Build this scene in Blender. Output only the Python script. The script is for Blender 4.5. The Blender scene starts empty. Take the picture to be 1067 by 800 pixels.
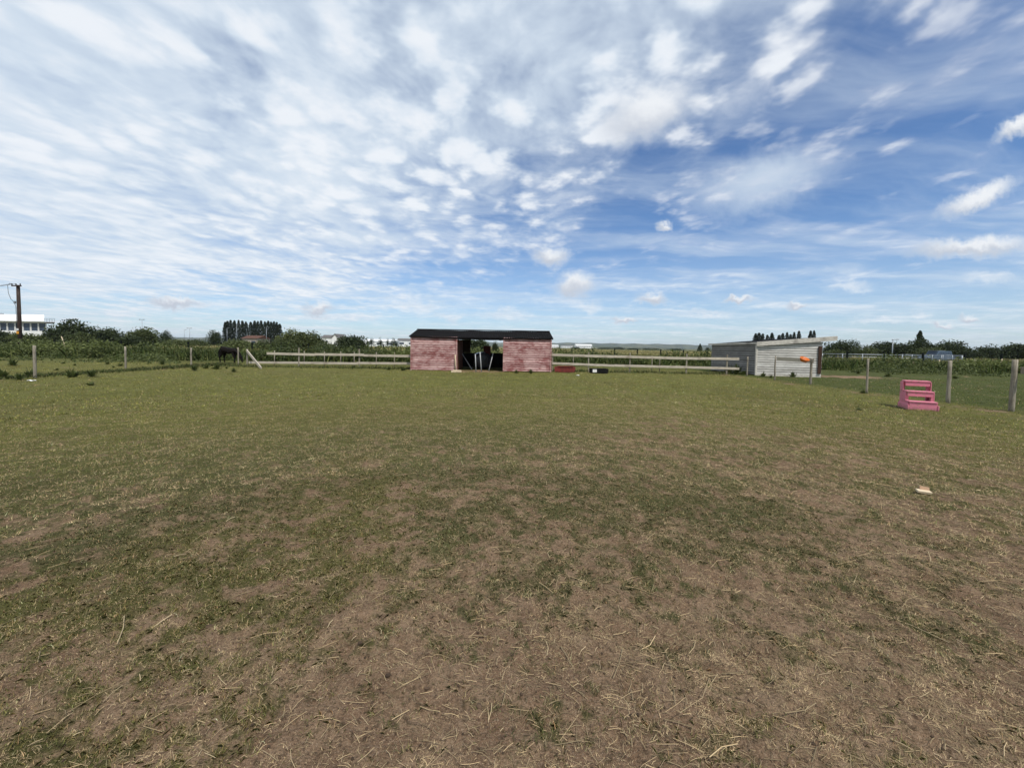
import bpy, bmesh, math, random
import numpy as np
from mathutils import Vector, Matrix
random.seed(7)
rng = np.random.default_rng(11)
R = math.radians
S = bpy.context.scene
COL = S.collection

# ------------------------------------------------------------------ camera
PITCH, ROLL, CAMH, FPX = R(2.4), R(0.9), 1.6, 402.0
cam_rot = Matrix.Rotation(R(90) - PITCH, 4, 'X') @ Matrix.Rotation(ROLL, 4, 'Z')
cd = bpy.data.cameras.new('camera'); cam = bpy.data.objects.new('camera', cd); COL.objects.link(cam)
cam.matrix_world = Matrix.Translation((0, 0, CAMH)) @ cam_rot
cd.sensor_width = 36; cd.lens = 36 * FPX / 1067; cd.shift_y = -22 / 1067
cd.clip_start = 0.05; cd.clip_end = 40000
S.camera = cam
def ray(px, py):
    d = cam_rot.to_3x3() @ Vector(((px - 533.5) / FPX, -(py - 378.0) / FPX, -1))
    return d
def G(px, py, z=0.0):                       # point where a sight line meets the ground
    d = ray(px, py); t = (z - CAMH) / d.z
    return Vector((d.x * t, d.y * t, z))
def Q(px, py, D):                           # point at distance D (along +Y)
    d = ray(px, py); t = D / d.y
    return Vector((d.x * t, D, CAMH + d.z * t))

# ------------------------------------------------------------------ noise in numpy
def _hash(ix, iy, s):
    h = (ix.astype(np.int64) * 374761393 + iy.astype(np.int64) * 668265263 + s * 1442695041) & 0xFFFFFFFF
    h = ((h ^ (h >> 13)) * 1274126177) & 0xFFFFFFFF
    return ((h ^ (h >> 16)) & 0xFFFF) / 65535.0
def vn(x, y, s=0):
    ix, iy = np.floor(x), np.floor(y); fx, fy = x - ix, y - iy
    fx = fx * fx * fx * (fx * (fx * 6 - 15) + 10); fy = fy * fy * fy * (fy * (fy * 6 - 15) + 10)
    a = _hash(ix, iy, s); b = _hash(ix + 1, iy, s); c = _hash(ix, iy + 1, s); d = _hash(ix + 1, iy + 1, s)
    return (a + (b - a) * fx) * (1 - fy) + (c + (d - c) * fx) * fy
def fbm(x, y, s=0, o=4, g=0.55):
    t = np.zeros_like(x); a = 1.0; n = 0.0
    for k in range(o):
        ca, sa = math.cos(k * 1.1 + .4), math.sin(k * 1.1 + .4); f = 2.03 ** k
        t += a * vn((x * ca - y * sa) * f + 31 * k, (x * sa + y * ca) * f - 17 * k, s + k); n += a; a *= g
    return t / n
def sm(a, b, x):
    t = np.clip((x - a) / (b - a), 0, 1); return t * t * (3 - 2 * t)

# ------------------------------------------------------------------ node helpers
def new_mat(name):
    m = bpy.data.materials.new(name); m.use_nodes = True
    nt = m.node_tree; b = nt.nodes['Principled BSDF']
    b.inputs['Roughness'].default_value = 0.85
    b.inputs['Specular IOR Level'].default_value = 0.25
    return m, nt, b
class NB:
    def __init__(s, nt): s.nt = nt
    def n(s, t, **k):
        o = s.nt.nodes.new(t)
        for a, v in k.items(): setattr(o, a, v)
        return o
    def set(s, sock, v):
        if v is None: return
        if isinstance(v, bpy.types.NodeSocket): s.nt.links.new(v, sock)
        else:
            if sock.type == 'RGBA' and len(v) == 3: v = (*v, 1)
            sock.default_value = v
    def m(s, op, a, b=None, c=None, clamp=False):
        o = s.n('ShaderNodeMath', operation=op, use_clamp=clamp)
        s.set(o.inputs[0], a); s.set(o.inputs[1], b); s.set(o.inputs[2], c); return o.outputs[0]
    def v(s, op, a, b=None, out=0):
        o = s.n('ShaderNodeVectorMath', operation=op); s.set(o.inputs[0], a)
        if b is not None: s.set(o.inputs[1], b)
        return o.outputs[out]
    def noise(s, vec, scale, detail=4, rough=.55, dist=0, out='Fac'):
        o = s.n('ShaderNodeTexNoise'); s.set(o.inputs['Vector'], vec); o.inputs['Scale'].default_value = scale
        o.inputs['Detail'].default_value = detail; o.inputs['Roughness'].default_value = rough
        o.inputs['Distortion'].default_value = dist; return o.outputs[out]
    def mapping(s, vec, loc=(0,0,0), rot=(0,0,0), scale=(1,1,1), kind='POINT'):
        o = s.n('ShaderNodeMapping', vector_type=kind); s.set(o.inputs[0], vec)
        o.inputs[1].default_value = loc; o.inputs[2].default_value = rot; o.inputs[3].default_value = scale; return o.outputs[0]
    def step(s, x, a, b, ta=0.0, tb=1.0, smooth=True):
        o = s.n('ShaderNodeMapRange', interpolation_type='SMOOTHSTEP' if smooth else 'LINEAR', clamp=True)
        s.set(o.inputs['Value'], x); s.set(o.inputs['From Min'], a); s.set(o.inputs['From Max'], b)
        s.set(o.inputs['To Min'], ta); s.set(o.inputs['To Max'], tb); return o.outputs[0]
    def mix(s, f, a, b, blend='MIX'):
        o = s.n('ShaderNodeMix', data_type='RGBA', blend_type=blend); s.set(o.inputs[0], f); s.set(o.inputs[6], a); s.set(o.inputs[7], b); return o.outputs[2]
    def bump(s, h, dist=.01, strength=1):
        o = s.n('ShaderNodeBump'); s.set(o.inputs['Height'], h); o.inputs['Distance'].default_value = dist; o.inputs['Strength'].default_value = strength; return o.outputs[0]
    def obj(s): return s.n('ShaderNodeTexCoord').outputs['Object']
    def rand(s): return s.n('ShaderNodeObjectInfo').outputs['Random']
    def attr(s, name, out='Color'):
        o = s.n('ShaderNodeAttribute', attribute_name=name); return o.outputs[out]

def plain(name, col, rough=.7, var=.35, scale=6, metal=0.0, col2=None, stretch=(1,1,1)):
    """a paint, metal or plastic with some weathering"""
    m, nt, b = new_mat(name); k = NB(nt); o = k.obj()
    n1 = k.noise(k.mapping(o, scale=stretch), scale, 6, .6)
    c2 = col2 or tuple(c * (1 - var) for c in col)
    f = k.step(n1, .35, .68)
    k.set(b.inputs['Base Color'], k.mix(f, col, c2)); b.inputs['Roughness'].default_value = rough; b.inputs['Metallic'].default_value = metal
    k.set(b.inputs['Normal'], k.bump(n1, .004, .5))
    return m
def wood(name, c1, c2, c3, axis=0, scale=5):
    m, nt, b = new_mat(name); k = NB(nt); o = k.obj(); st = [9, 9, 9]; st[axis] = .7
    off = k.v('ADD', o, k.v('SCALE', k.rand())) if False else o
    g = k.noise(k.mapping(off, scale=st), scale, 6, .65, .4)
    blot = k.noise(off, 1.7, 4, .6)
    col = k.mix(k.step(g, .36, .62), c1, c2)
    col = k.mix(k.step(blot, .5, .72, 0, .8), col, c3)
    k.set(b.inputs['Base Color'], col); b.inputs['Roughness'].default_value = .9
    k.set(b.inputs['Normal'], k.bump(g, .006, .6)); return m
def boards(name, paint, worn, bare, board_h, wear_lo, wear_hi):
    """painted horizontal cladding, the paint worn board by board"""
    m, nt, b = new_mat(name); k = NB(nt); o = k.obj()
    sp = k.n('ShaderNodeSeparateXYZ'); k.set(sp.inputs[0], o)
    row = k.m('FLOOR', k.m('DIVIDE', sp.outputs[2], board_h))
    wn = k.n('ShaderNodeTexWhiteNoise', noise_dimensions='1D'); k.set(wn.inputs['W'], row)
    cb = k.n('ShaderNodeCombineXYZ'); k.set(cb.inputs[0], k.m('MULTIPLY', wn.outputs['Value'], 40)); off = k.v('ADD', o, cb.outputs[0])
    streak = k.noise(k.mapping(off, scale=(1.3, 1.3, 9)), 2.2, 7, .68, .3)
    blot = k.noise(k.mapping(o, scale=(1, 1, 1.4)), 1.1, 5, .6)
    grain = k.noise(k.mapping(off, scale=(3, 3, 60)), 3, 5, .7)
    wear = k.m('ADD', k.m('MULTIPLY', streak, .62), k.m('MULTIPLY', blot, .38))
    col = k.mix(k.step(wear, wear_lo, wear_hi), paint, worn)
    col = k.mix(k.step(grain, .55, .8, 0, .55), col, bare)
    col = k.mix(k.m('MULTIPLY', wn.outputs['Value'], .42), col, bare)
    k.set(b.inputs['Base Color'], col); b.inputs['Roughness'].default_value = .85
    k.set(b.inputs['Normal'], k.bump(grain, .004, .6)); return m
def leaf_mat(name, c1, c2, trans=.25):
    m, nt, b = new_mat(name); k = NB(nt)
    a = k.attr('shade', 'Fac'); n = k.noise(k.obj(), .9, 3, .5)
    f = k.m('ADD', k.m('MULTIPLY', a, .75), k.m('MULTIPLY', k.step(n, .35, .65), .25), clamp=True)
    col = k.mix(f, c1, c2); k.set(b.inputs['Base Color'], col); b.inputs['Roughness'].default_value = .6
    tr = k.n('ShaderNodeBsdfTranslucent'); k.set(tr.inputs[0], col); ms = k.n('ShaderNodeMixShader'); ms.inputs[0].default_value = trans
    nt.links.new(b.outputs[0], ms.inputs[1]); nt.links.new(tr.outputs[0], ms.inputs[2])
    nt.links.new(ms.outputs[0], nt.nodes['Material Output'].inputs['Surface']); return m
def colour_mat(name, trans=0.0):
    """colour from the 'tint' attribute each blade carries"""
    m, nt, b = new_mat(name); k = NB(nt); c = k.attr('tint'); k.set(b.inputs['Base Color'], c); b.inputs['Roughness'].default_value = .8
    b.inputs['Specular IOR Level'].default_value = .12
    if trans:
        tr = k.n('ShaderNodeBsdfTranslucent'); k.set(tr.inputs[0], c); ms = k.n('ShaderNodeMixShader'); ms.inputs[0].default_value = trans
        nt.links.new(b.outputs[0], ms.inputs[1]); nt.links.new(tr.outputs[0], ms.inputs[2])
        nt.links.new(ms.outputs[0], nt.nodes['Material Output'].inputs['Surface'])
    return m

M = dict(
    pink=boards('pink_cladding', (.23, .070, .068), (.56, .375, .355), (.14, .066, .06), .15, .41, .57),
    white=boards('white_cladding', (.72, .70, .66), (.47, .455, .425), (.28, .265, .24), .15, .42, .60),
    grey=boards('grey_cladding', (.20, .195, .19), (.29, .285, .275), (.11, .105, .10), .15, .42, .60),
    fascia=wood('pale_fascia_wood', (.60, .57, .51), (.40, .375, .335), (.24, .22, .195), 0, 3),
    post=wood('weathered_post_wood', (.30, .27, .215), (.18, .158, .122), (.11, .095, .072), 2, 4),
    rail=wood('weathered_rail_wood', (.50, .45, .37), (.34, .30, .24), (.24, .205, .16), 0, 3),
    brown=wood('brown_timber', (.060, .030, .020), (.04, .022, .015), (.085, .05, .034), 2, 3),
    pole=wood('creosoted_pole_wood', (.050, .034, .027), (.030, .021, .018), (.075, .055, .045), 2, 3),
    tan=wood('tan_split_wood', (.44, .29, .19), (.34, .22, .14), (.28, .18, .12), 0, 6), polepaint=plain('grey_pole_paint', (.42, .43, .44), .55, .35, 7), rust=wood('red_brown_boards', (.19, .075, .040), (.13, .05, .03), (.22, .11, .06), 2, 3),
    palewood=wood('fresh_pale_wood', (.60, .50, .36), (.46, .37, .25), (.38, .30, .21), 0, 4),
    roof=plain('black_roof_felt', (.009, .0085, .009), .95, .4, 5),
    black=plain('black_board', (.012, .012, .013), .6, .4, 3),
    wrap=plain('black_bale_wrap', (.035, .036, .042), .25, .4, 5),
    steel=plain('galvanised_steel', (.30, .33, .36), .45, .3, 8, .6),
    darkpost=plain('dark_green_post_paint', (.012, .016, .014), .6, .3, 6),
    whitepaint=plain('white_paint', (.72, .72, .71), .6, .2, 5, 0, (.52, .51, .48)),
    redpaint=plain('faded_red_paint', (.20, .035, .03), .6, .4, 7, 0, (.12, .03, .025)),
    rubber=plain('black_rubber', (.016, .016, .016), .75, .3, 8),
    orange=plain('orange_plastic', (.60, .16, .03), .45, .35, 8),
    render=plain('white_render', (.82, .82, .81), .7, .12, .3, 0, (.62, .63, .63)),
    glass=plain('dark_window_glass', (.045, .065, .095), .12, .3, .4),
    slate=plain('grey_roof_slate', (.13, .125, .12), .8, .3, 2),
    tile=plain('red_roof_tile', (.105, .05, .033), .85, .35, 2),
    brick=plain('pale_brick', (.38, .33, .28), .85, .25, 1),
    carpaint=plain('blue_grey_car_paint', (.07, .105, .15), .3, .15, 2),
    chrome=plain('light_lens', (.6, .6, .58), .2, .1, 5),
    coat=plain('black_horse_coat', (.007, .006, .0055), .6, .3, 9, 0, (.010, .007, .006)),
    hair=plain('black_horse_hair', (.007, .007, .007), .7, .3, 9),
    cable=plain('black_cable', (.02, .02, .02), .6, .1, 3),
    litter=plain('white_litter', (.75, .75, .76), .6, .15, 20),
    yellow=plain('yellow_plate', (.62, .28, .03), .5, .2, 6),
    clod=plain('dark_soil', (.105, .070, .045), .95, .55, 9, 0, (.03, .02, .013)),
    trunk=wood('bark', (.06, .046, .034), (.035, .028, .021), (.08, .065, .05), 2, 2),
    leaf=leaf_mat('bush_leaves', (.026, .040, .013), (.115, .135, .045)),
    leaf_dark=leaf_mat('dark_leaves', (.014, .024, .009), (.062, .082, .030)),
    leaf_light=leaf_mat('light_leaves', (.040, .058, .018), (.15, .17, .058)),
    leaf_poplar=leaf_mat('poplar_leaves', (.011, .019, .011), (.040, .054, .027)),
    leaf_weed=leaf_mat('weed_leaves', (.032, .048, .014), (.145, .170, .050)),
    leaf_far=leaf_mat('far_leaves', (.018, .030, .014), (.05, .07, .03)),
    blade=colour_mat('grass_blade', .2), straw=colour_mat('straw_stalk', .1), tall=colour_mat('tall_stem', .25),
)
# worn pink paint of the steps
def pink_step():
    m, nt, b = new_mat('worn_pink_paint'); k = NB(nt); o = k.obj()
    n = k.noise(o, 9, 7, .7); g = k.noise(k.mapping(o, scale=(1.2, 10, 10)), 6, 5, .65)
    col = k.mix(k.step(g, .4, .7, 0, .6), (.58, .19, .255), (.45, .14, .19))
    col = k.mix(k.step(n, .54, .64, 0, .85), col, (.33, .19, .15)); sp = k.n('ShaderNodeSeparateXYZ'); k.set(sp.inputs[0], o)
    mud = k.step(k.m('SUBTRACT', k.noise(o, 14, 5, .65), k.m('MULTIPLY', sp.outputs[2], 2.2)), .25, .60, 0, .8); col = k.mix(mud, col, (.20, .13, .09))
    k.set(b.inputs['Base Color'], col); b.inputs['Roughness'].default_value = .65; k.set(b.inputs['Normal'], k.bump(n, .003, .5)); return m
M['pinkstep'] = pink_step()
for q in ('roof', 'coat', 'hair', 'black', 'rubber', 'darkpost'): M[q].node_tree.nodes['Principled BSDF'].inputs['Specular IOR Level'].default_value = .06

# ------------------------------------------------------------------ mesh helpers
class MB:
    """collects shapes in one bmesh, links them as ONE object"""
    def __init__(s): s.b = bmesh.new()
    def box(s, c, d, rot=(0, 0, 0), bev=0.0):
        mt = Matrix.Translation(c) @ Matrix.Rotation(rot[2], 4, 'Z') @ Matrix.Rotation(rot[1], 4, 'Y') @ Matrix.Rotation(rot[0], 4, 'X') @ Matrix.Diagonal((d[0], d[1], d[2], 1))
        r = bmesh.ops.create_cube(s.b, size=1, matrix=mt)
        if bev:
            es = list({e for v in r['verts'] for e in v.link_edges}); bmesh.ops.bevel(s.b, geom=es, offset=bev, segments=1, affect='EDGES')
        return s
    def beam(s, a, b, w, h, bev=0.0):
        """square section bar from a to b (w sideways, h upwards)"""
        a, b = Vector(a), Vector(b); d = b - a; L = d.length; x = d.normalized()
        up = Vector((0, 0, 1)) if abs(x.z) < .95 else Vector((0, 1, 0)); y = up.cross(x).normalized(); z = x.cross(y)
        mt = Matrix(((x.x, y.x, z.x, 0), (x.y, y.y, z.y, 0), (x.z, y.z, z.z, 0), (0, 0, 0, 1)))
        r = bmesh.ops.create_cube(s.b, size=1, matrix=Matrix.Translation((a + b) / 2) @ mt @ Matrix.Diagonal((L, w, h, 1)))
        if bev:
            es = list({e for v in r['verts'] for e in v.link_edges}); bmesh.ops.bevel(s.b, geom=es, offset=bev, segments=1, affect='EDGES')
        return s
    def tube(s, pts, rads, n=8, cap=True):
        if not hasattr(rads, '__len__'): rads = [rads] * len(pts)
        pts = [Vector(p) for p in pts]; rings = []
        for i, p in enumerate(pts):
            t = (pts[min(i + 1, len(pts) - 1)] - pts[max(i - 1, 0)]).normalized()
            up = Vector((0, 0, 1)) if abs(t.z) < .9 else Vector((1, 0, 0)); x = up.cross(t).normalized(); y = t.cross(x)
            rings.append([s.b.verts.new(p + (x * math.cos(2 * math.pi * j / n) + y * math.sin(2 * math.pi * j / n)) * rads[i]) for j in range(n)])
        for i in range(len(rings) - 1):
            for j in range(n): s.b.faces.new((rings[i][j], rings[i][(j + 1) % n], rings[i + 1][(j + 1) % n], rings[i + 1][j]))
        if cap: s.b.faces.new(rings[0][::-1]); s.b.faces.new(rings[-1])
        return s
    def prism(s, poly, a, b):
        """polygon of (u,v) pairs swept between frames a and b (functions u,v -> point)"""
        r0 = [s.b.verts.new(a(*p)) for p in poly]; r1 = [s.b.verts.new(b(*p)) for p in poly]; n = len(poly)
        for i in range(n): s.b.faces.new((r0[i], r0[(i + 1) % n], r1[(i + 1) % n], r1[i]))
        s.b.faces.new(r0[::-1]); s.b.faces.new(r1); return s
    def siding(s, a, b, z0, z1a, z1b, out, bh=.15, th=.022):
        """overlapping boards between ground points a and b, top edge running from z1a to z1b; out = outward normal"""
        a, b, out = Vector(a), Vector(b), Vector(out).normalized(); z = z0
        top = lambda t: z1a + (z1b - z1a) * t
        while z < max(z1a, z1b) - .005:
            t0, t1 = 0.0, 1.0
            if z > min(z1a, z1b) - .01:
                tt = (z + .01 - z1a) / (z1b - z1a)
                if z1b > z1a: t0 = min(max(tt, 0), .99)
                else: t1 = max(min(tt, 1), .01)
            jig = random.uniform(-.004, .004)
            def pt(t, zz, o): p = a.lerp(b, t) + out * o; return Vector((p.x, p.y, zz))
            zt0, zt1 = min(z + bh, top(t0)), min(z + bh, top(t1))
            lo = .04 + jig
            vs = [pt(t0, z, lo - th), pt(t1, z, lo - th), pt(t1, zt1 + .0, .004 - th + .0), pt(t0, zt0, .004 - th),
                  pt(t0, z, lo), pt(t1, z, lo), pt(t1, zt1, .004 + .0), pt(t0, zt0, .004)]
            v = [s.b.verts.new(p) for p in vs]
            for f in ((4, 5, 6, 7), (3, 2, 1, 0), (0, 1, 5, 4), (1, 2, 6, 5), (2, 3, 7, 6), (3, 0, 4, 7)): s.b.faces.new([v[i] for i in f])
            z += bh - .003
        return s
    def slats(s, a, b, z0, z1a, z1b, out, bh=.121, gap=.028, th=.02):
        """flat boards with open gaps between ground points a and b"""
        a, b, out = Vector(a), Vector(b), Vector(out).normalized(); z = z0
        while z < max(z1a, z1b) - .02:
            ja, jb = random.uniform(-.006, .006), random.uniform(-.006, .006); t0, t1 = 0.0, 1.0; zz = z + .03
            if zz > min(z1a, z1b):
                tt = (zz - z1a) / (z1b - z1a)
                if z1b > z1a: t0 = min(max(tt, 0), .985)
                else: t1 = max(min(tt, 1), .015)
            top = lambda t: z1a + (z1b - z1a) * t
            P = lambda t, q, o: Vector((*(a.lerp(b, t) + out * o).xy, q))
            lo0, lo1, hi0, hi1 = z + ja, z + jb, min(z + bh + ja, top(t0) + .002), min(z + bh + jb, top(t1) + .002)
            o0 = random.uniform(.0, .006)
            v = [s.b.verts.new(p) for p in (P(t0, lo0, o0), P(t1, lo1, o0), P(t1, hi1, o0), P(t0, hi0, o0), P(t0, lo0, o0 + th), P(t1, lo1, o0 + th), P(t1, hi1, o0 + th), P(t0, hi0, o0 + th))]
            for f in ((4, 5, 6, 7), (3, 2, 1, 0), (0, 1, 5, 4), (1, 2, 6, 5), (2, 3, 7, 6), (3, 0, 4, 7)): s.b.faces.new([v[i] for i in f])
            z += bh + gap
        return s
    def build(s, name, mat, parent=None, smooth=False):
        bmesh.ops.recalc_face_normals(s.b, faces=s.b.faces)
        me = bpy.data.meshes.new(name); s.b.to_mesh(me); s.b.free(); me.materials.append(M[mat] if isinstance(mat, str) else mat)
        if smooth: me.polygons.foreach_set('use_smooth', [True] * len(me.polygons))
        return link(name, me, parent)
def link(name, me, parent=None):
    o = bpy.data.objects.new(name, me); COL.objects.link(o)
    if parent: o.parent = parent
    return o
def tag(o, label, cat, group=None):
    o['label'] = label; o['category'] = cat
    if group: o['group'] = group
    return o
def thing(name, loc, label, cat, group=None, rz=0.0):
    o = bpy.data.objects.new(name, None); COL.objects.link(o); o.location = loc; o.rotation_euler = (0, 0, rz); o.empty_display_size = .3
    return tag(o, label, cat, group)
def kind(o, k): o['kind'] = k; return o
def dup(root, loc, rz=None, scale=None, label=None, group=None):
    r = root.copy(); COL.objects.link(r); r.location = loc
    if rz is not None: r.rotation_euler = (0, 0, rz)
    if scale is not None: r.scale = scale
    if label: r['label'] = label
    if group: r['group'] = group
    for ch in list(root.children):
        c = ch.copy(); COL.objects.link(c); c.parent = r
        for g in list(ch.children):
            d = g.copy(); COL.objects.link(d); d.parent = c
    return r
def raw_mesh(name, V, nper, mat, attrs=None, faces=None):
    """mesh of many loose faces, nper corners each, from an (N*nper,3) array"""
    me = bpy.data.meshes.new(name); nv = len(V)
    me.vertices.add(nv); me.vertices.foreach_set('co', np.ascontiguousarray(V, np.float32).ravel())
    if faces is None:
        nf = nv // nper; idx = np.arange(nv, dtype=np.int32); ls = np.arange(0, nv, nper, dtype=np.int32); lt = np.full(nf, nper, np.int32)
    else: idx, ls, lt = faces
    me.loops.add(len(idx)); me.loops.foreach_set('vertex_index', idx)
    me.polygons.add(len(ls)); me.polygons.foreach_set('loop_start', ls); me.polygons.foreach_set('loop_total', lt)
    for an, (typ, arr) in (attrs or {}).items():
        at = me.attributes.new(an, typ, 'POINT'); at.data.foreach_set('color' if typ == 'FLOAT_COLOR' else 'value', np.ascontiguousarray(arr, np.float32).ravel())
    me.update(calc_edges=True); me.materials.append(M[mat] if isinstance(mat, str) else mat); return me
def leaf_quads(P, size, flat=0.0):
    """one randomly turned, roughly leaf-shaped quad round each point"""
    n = len(P); a = rng.normal(size=(n, 3)); a[:, 2] *= 1 - flat; a /= np.linalg.norm(a, axis=1)[:, None]
    b = rng.normal(size=(n, 3)); b -= a * np.sum(a * b, 1)[:, None]; b /= np.linalg.norm(b, axis=1)[:, None]
    s = size * rng.uniform(.55, 1.3, n)[:, None]; w = s * rng.uniform(.45, .8, n)[:, None]
    return np.stack([P - a * s * .5, P + b * w * .5, P + a * s * .5, P - b * w * .5], 1).reshape(-1, 3)

# ------------------------------------------------------------------ ground
def height(x, y):
    r = np.hypot(x, y); f = 1 - sm(14, 30, r)
    h = (fbm(x * 1.3, y * 1.3, 5, 3) - .5) * .08 * (1 - sm(30, 60, r)) + (fbm(x * 7, y * 7, 9, 3) - .5) * .050 * f + (fbm(x * 21, y * 21, 13, 2) - .5) * .022 * (1 - sm(6, 12, r))
    # hoof prints trodden in when the ground was wet
    for cs, sd, pr in ((.46, 201, .55), (.71, 211, .6)):
        gx, gy = np.floor(x / cs + .37), np.floor(y / cs + .81); on = _hash(gx, gy, sd) < pr
        cx = (gx - .37 + .3 + .4 * _hash(gx, gy, sd + 1)) * cs; cy = (gy - .81 + .3 + .4 * _hash(gx, gy, sd + 2)) * cs; an = 6.28 * _hash(gx, gy, sd + 3)
        u = (x - cx) * np.cos(an) + (y - cy) * np.sin(an); v = -(x - cx) * np.sin(an) + (y - cy) * np.cos(an); d = np.hypot(u, v * 1.2) / (.055 + .02 * _hash(gx, gy, sd + 4))
        h = h + on * (1 - sm(7, 12, r)) * (-.016 * np.exp(-d ** 4) + .007 * np.exp(-((d - 1.35) / .3) ** 2) * (u > -.02) + .008 * np.exp(-((u + .01) ** 2 + v * v) / .0009))
    return h
def cover(x, y):
    """share of the ground under living grass"""
    r = np.hypot(x, y)
    reff = r * (1 - .47 * sm(.2, 4.0, x) * (1 - sm(8, 13, r))) + 1.0 * sm(-.5, 3, -x)
    base = .10 + sm(1.2, 3.8, reff) * .52 + sm(3.6, 10, reff) * .31
    n1 = fbm(x * .55 + 3, y * .55, 21, 3) - .5; n2 = fbm(x * 1.9, y * 1.9, 33, 4, .62) - .5; n3 = fbm(x * 6.5, y * 6.5, 41, 3) - .5; n4 = fbm(x * 19, y * 19, 47, 2) - .5
    amp = 1 - .25 * sm(9, 20, r)
    c = base + (n1 * .16 + n2 * .50 + n3 * .95 + n4 * .85) * amp
    # trodden bare strips along the fences and by the sheds
    c -= .35 * np.exp(-((x - 13.6) / .7) ** 2) * (y < 26) * sm(.3, .6, fbm(x, y, 77, 3))
    c -= .7 * np.exp(-(((x + 2.05) / 1.7) ** 2 + ((y - 24.6) / 1.2) ** 2))
    c -= .9 * np.exp(-(((x - 21.5) / 2.2) ** 2 + ((y - 24.6) / 1.3) ** 2))
    c -= .35 * np.exp(-((x + 20.2 + .5 * np.sin(y * .8)) / .5) ** 2) * (y < 30)
    return np.clip(c, 0, 1)
def grass_colour(x, y):
    r = np.hypot(x, y); n = fbm(x * .35, y * .35, 51, 4); n2 = fbm(x * 2.3, y * 2.3, 57, 3)
    near = np.array([.080, .083, .033]); far = np.array([.126, .130, .034]); lush = np.array([.050, .070, .016]); crop = np.array([.30, .27, .125]); low = np.array([.112, .108, .032])
    mixc = lambda A, B, t: A + (B - A) * t[..., None]
    c = np.broadcast_to(near, x.shape + (3,)).copy()
    c = mixc(c, far, sm(3.5, 12, r)); c = mixc(c, np.broadcast_to(low, c.shape), sm(.5, .72, n) * .6)
    c = mixc(c, np.broadcast_to(lush, c.shape), sm(13.8, 14.8, x) * (y < 60) * .9)
    c = mixc(c, np.broadcast_to(lush, c.shape), sm(27, 31, y) * (1 - sm(44, 55, y)) * .55)
    c = mixc(c, np.broadcast_to(crop, c.shape), sm(52, 75, y) * (1 - sm(330, 420, y)) * sm(-70, -20, x + y * .2) * (1 - sm(45, 80, x - y * .35)))
    # patchwork of far fields
    cell = _hash(np.floor(x / 260 + y / 900), np.floor(y / 420), 88); f = sm(230, 300, r)
    pal = np.where((cell < .35)[..., None], np.array([.055, .075, .028]), np.where((cell < .7)[..., None], np.array([.10, .11, .045]), np.array([.20, .17, .085])))
    c = mixc(c, pal, f)
    return c * (.82 + .36 * n2)[..., None]
def ground_material():
    m, nt, b = new_mat('pasture_ground'); k = NB(nt); o = k.obj()
    cov = k.attr('cover', 'Fac'); gc = k.attr('grass_tint')
    fine = k.noise(o, 28, 6, .68); mid = k.noise(o, 5.5, 5, .62); big = k.noise(o, .8, 4, .55); grit = k.noise(o, 130, 3, .7)
    fib = k.noise(k.mapping(o, rot=(0, 0, .5), scale=(1, 7, 1)), 26, 5, .7, 1.2)
    fib2 = k.noise(k.mapping(o, rot=(0, 0, 2.1), scale=(1, 7, 1)), 22, 5, .7, 1.2)
    dirt = k.mix(k.step(mid, .34, .66), (.206, .132, .082), (.300, .207, .132))
    dirt = k.mix(k.step(big, .40, .66, 0, .55), dirt, (.166, .101, .064))
    dirt = k.mix(k.step(fine, .50, .68, 0, .85), dirt, (.070, .045, .028))
    dirt = k.mix(k.step(grit, .52, .70, 0, .75), dirt, (.40, .30, .215)); grit2 = k.noise(o, 75, 4, .75); dirt = k.mix(k.step(grit2, .54, .66, 0, .8), dirt, (.075, .048, .032)); dirt = k.mix(k.step(grit2, .44, .34, 0, .6), dirt, (.36, .26, .18))
    thatch = k.m('MAXIMUM', k.step(fib, .57, .70), k.step(fib2, .58, .70))
    dirt = k.mix(k.m('MULTIPLY', thatch, .6), dirt, (.37, .29, .17))
    grass = k.mix(k.step(fine, .38, .66, 0, .6), gc, (.072, .062, .032))
    grass = k.mix(k.m('MULTIPLY', thatch, .38), grass, (.30, .245, .11))
    f = k.step(k.m('ADD', cov, k.m('ADD', k.m('MULTIPLY', k.m('SUBTRACT', fine, .5), 1.1), k.m('MULTIPLY', k.m('SUBTRACT', mid, .5), .5))), .22, .80)
    col = k.mix(f, dirt, grass)
    k.set(b.inputs['Base Color'], col); b.inputs['Roughness'].default_value = .95; b.inputs['Specular IOR Level'].default_value = .08
    h = k.m('ADD', k.m('MULTIPLY', fine, 1.4), k.m('ADD', k.m('MULTIPLY', grit2, .55), k.m('MULTIPLY', thatch, .2)))
    k.set(b.inputs['Normal'], k.bump(h, .030, 1.0)); return m
M['ground'] = ground_material()
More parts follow.
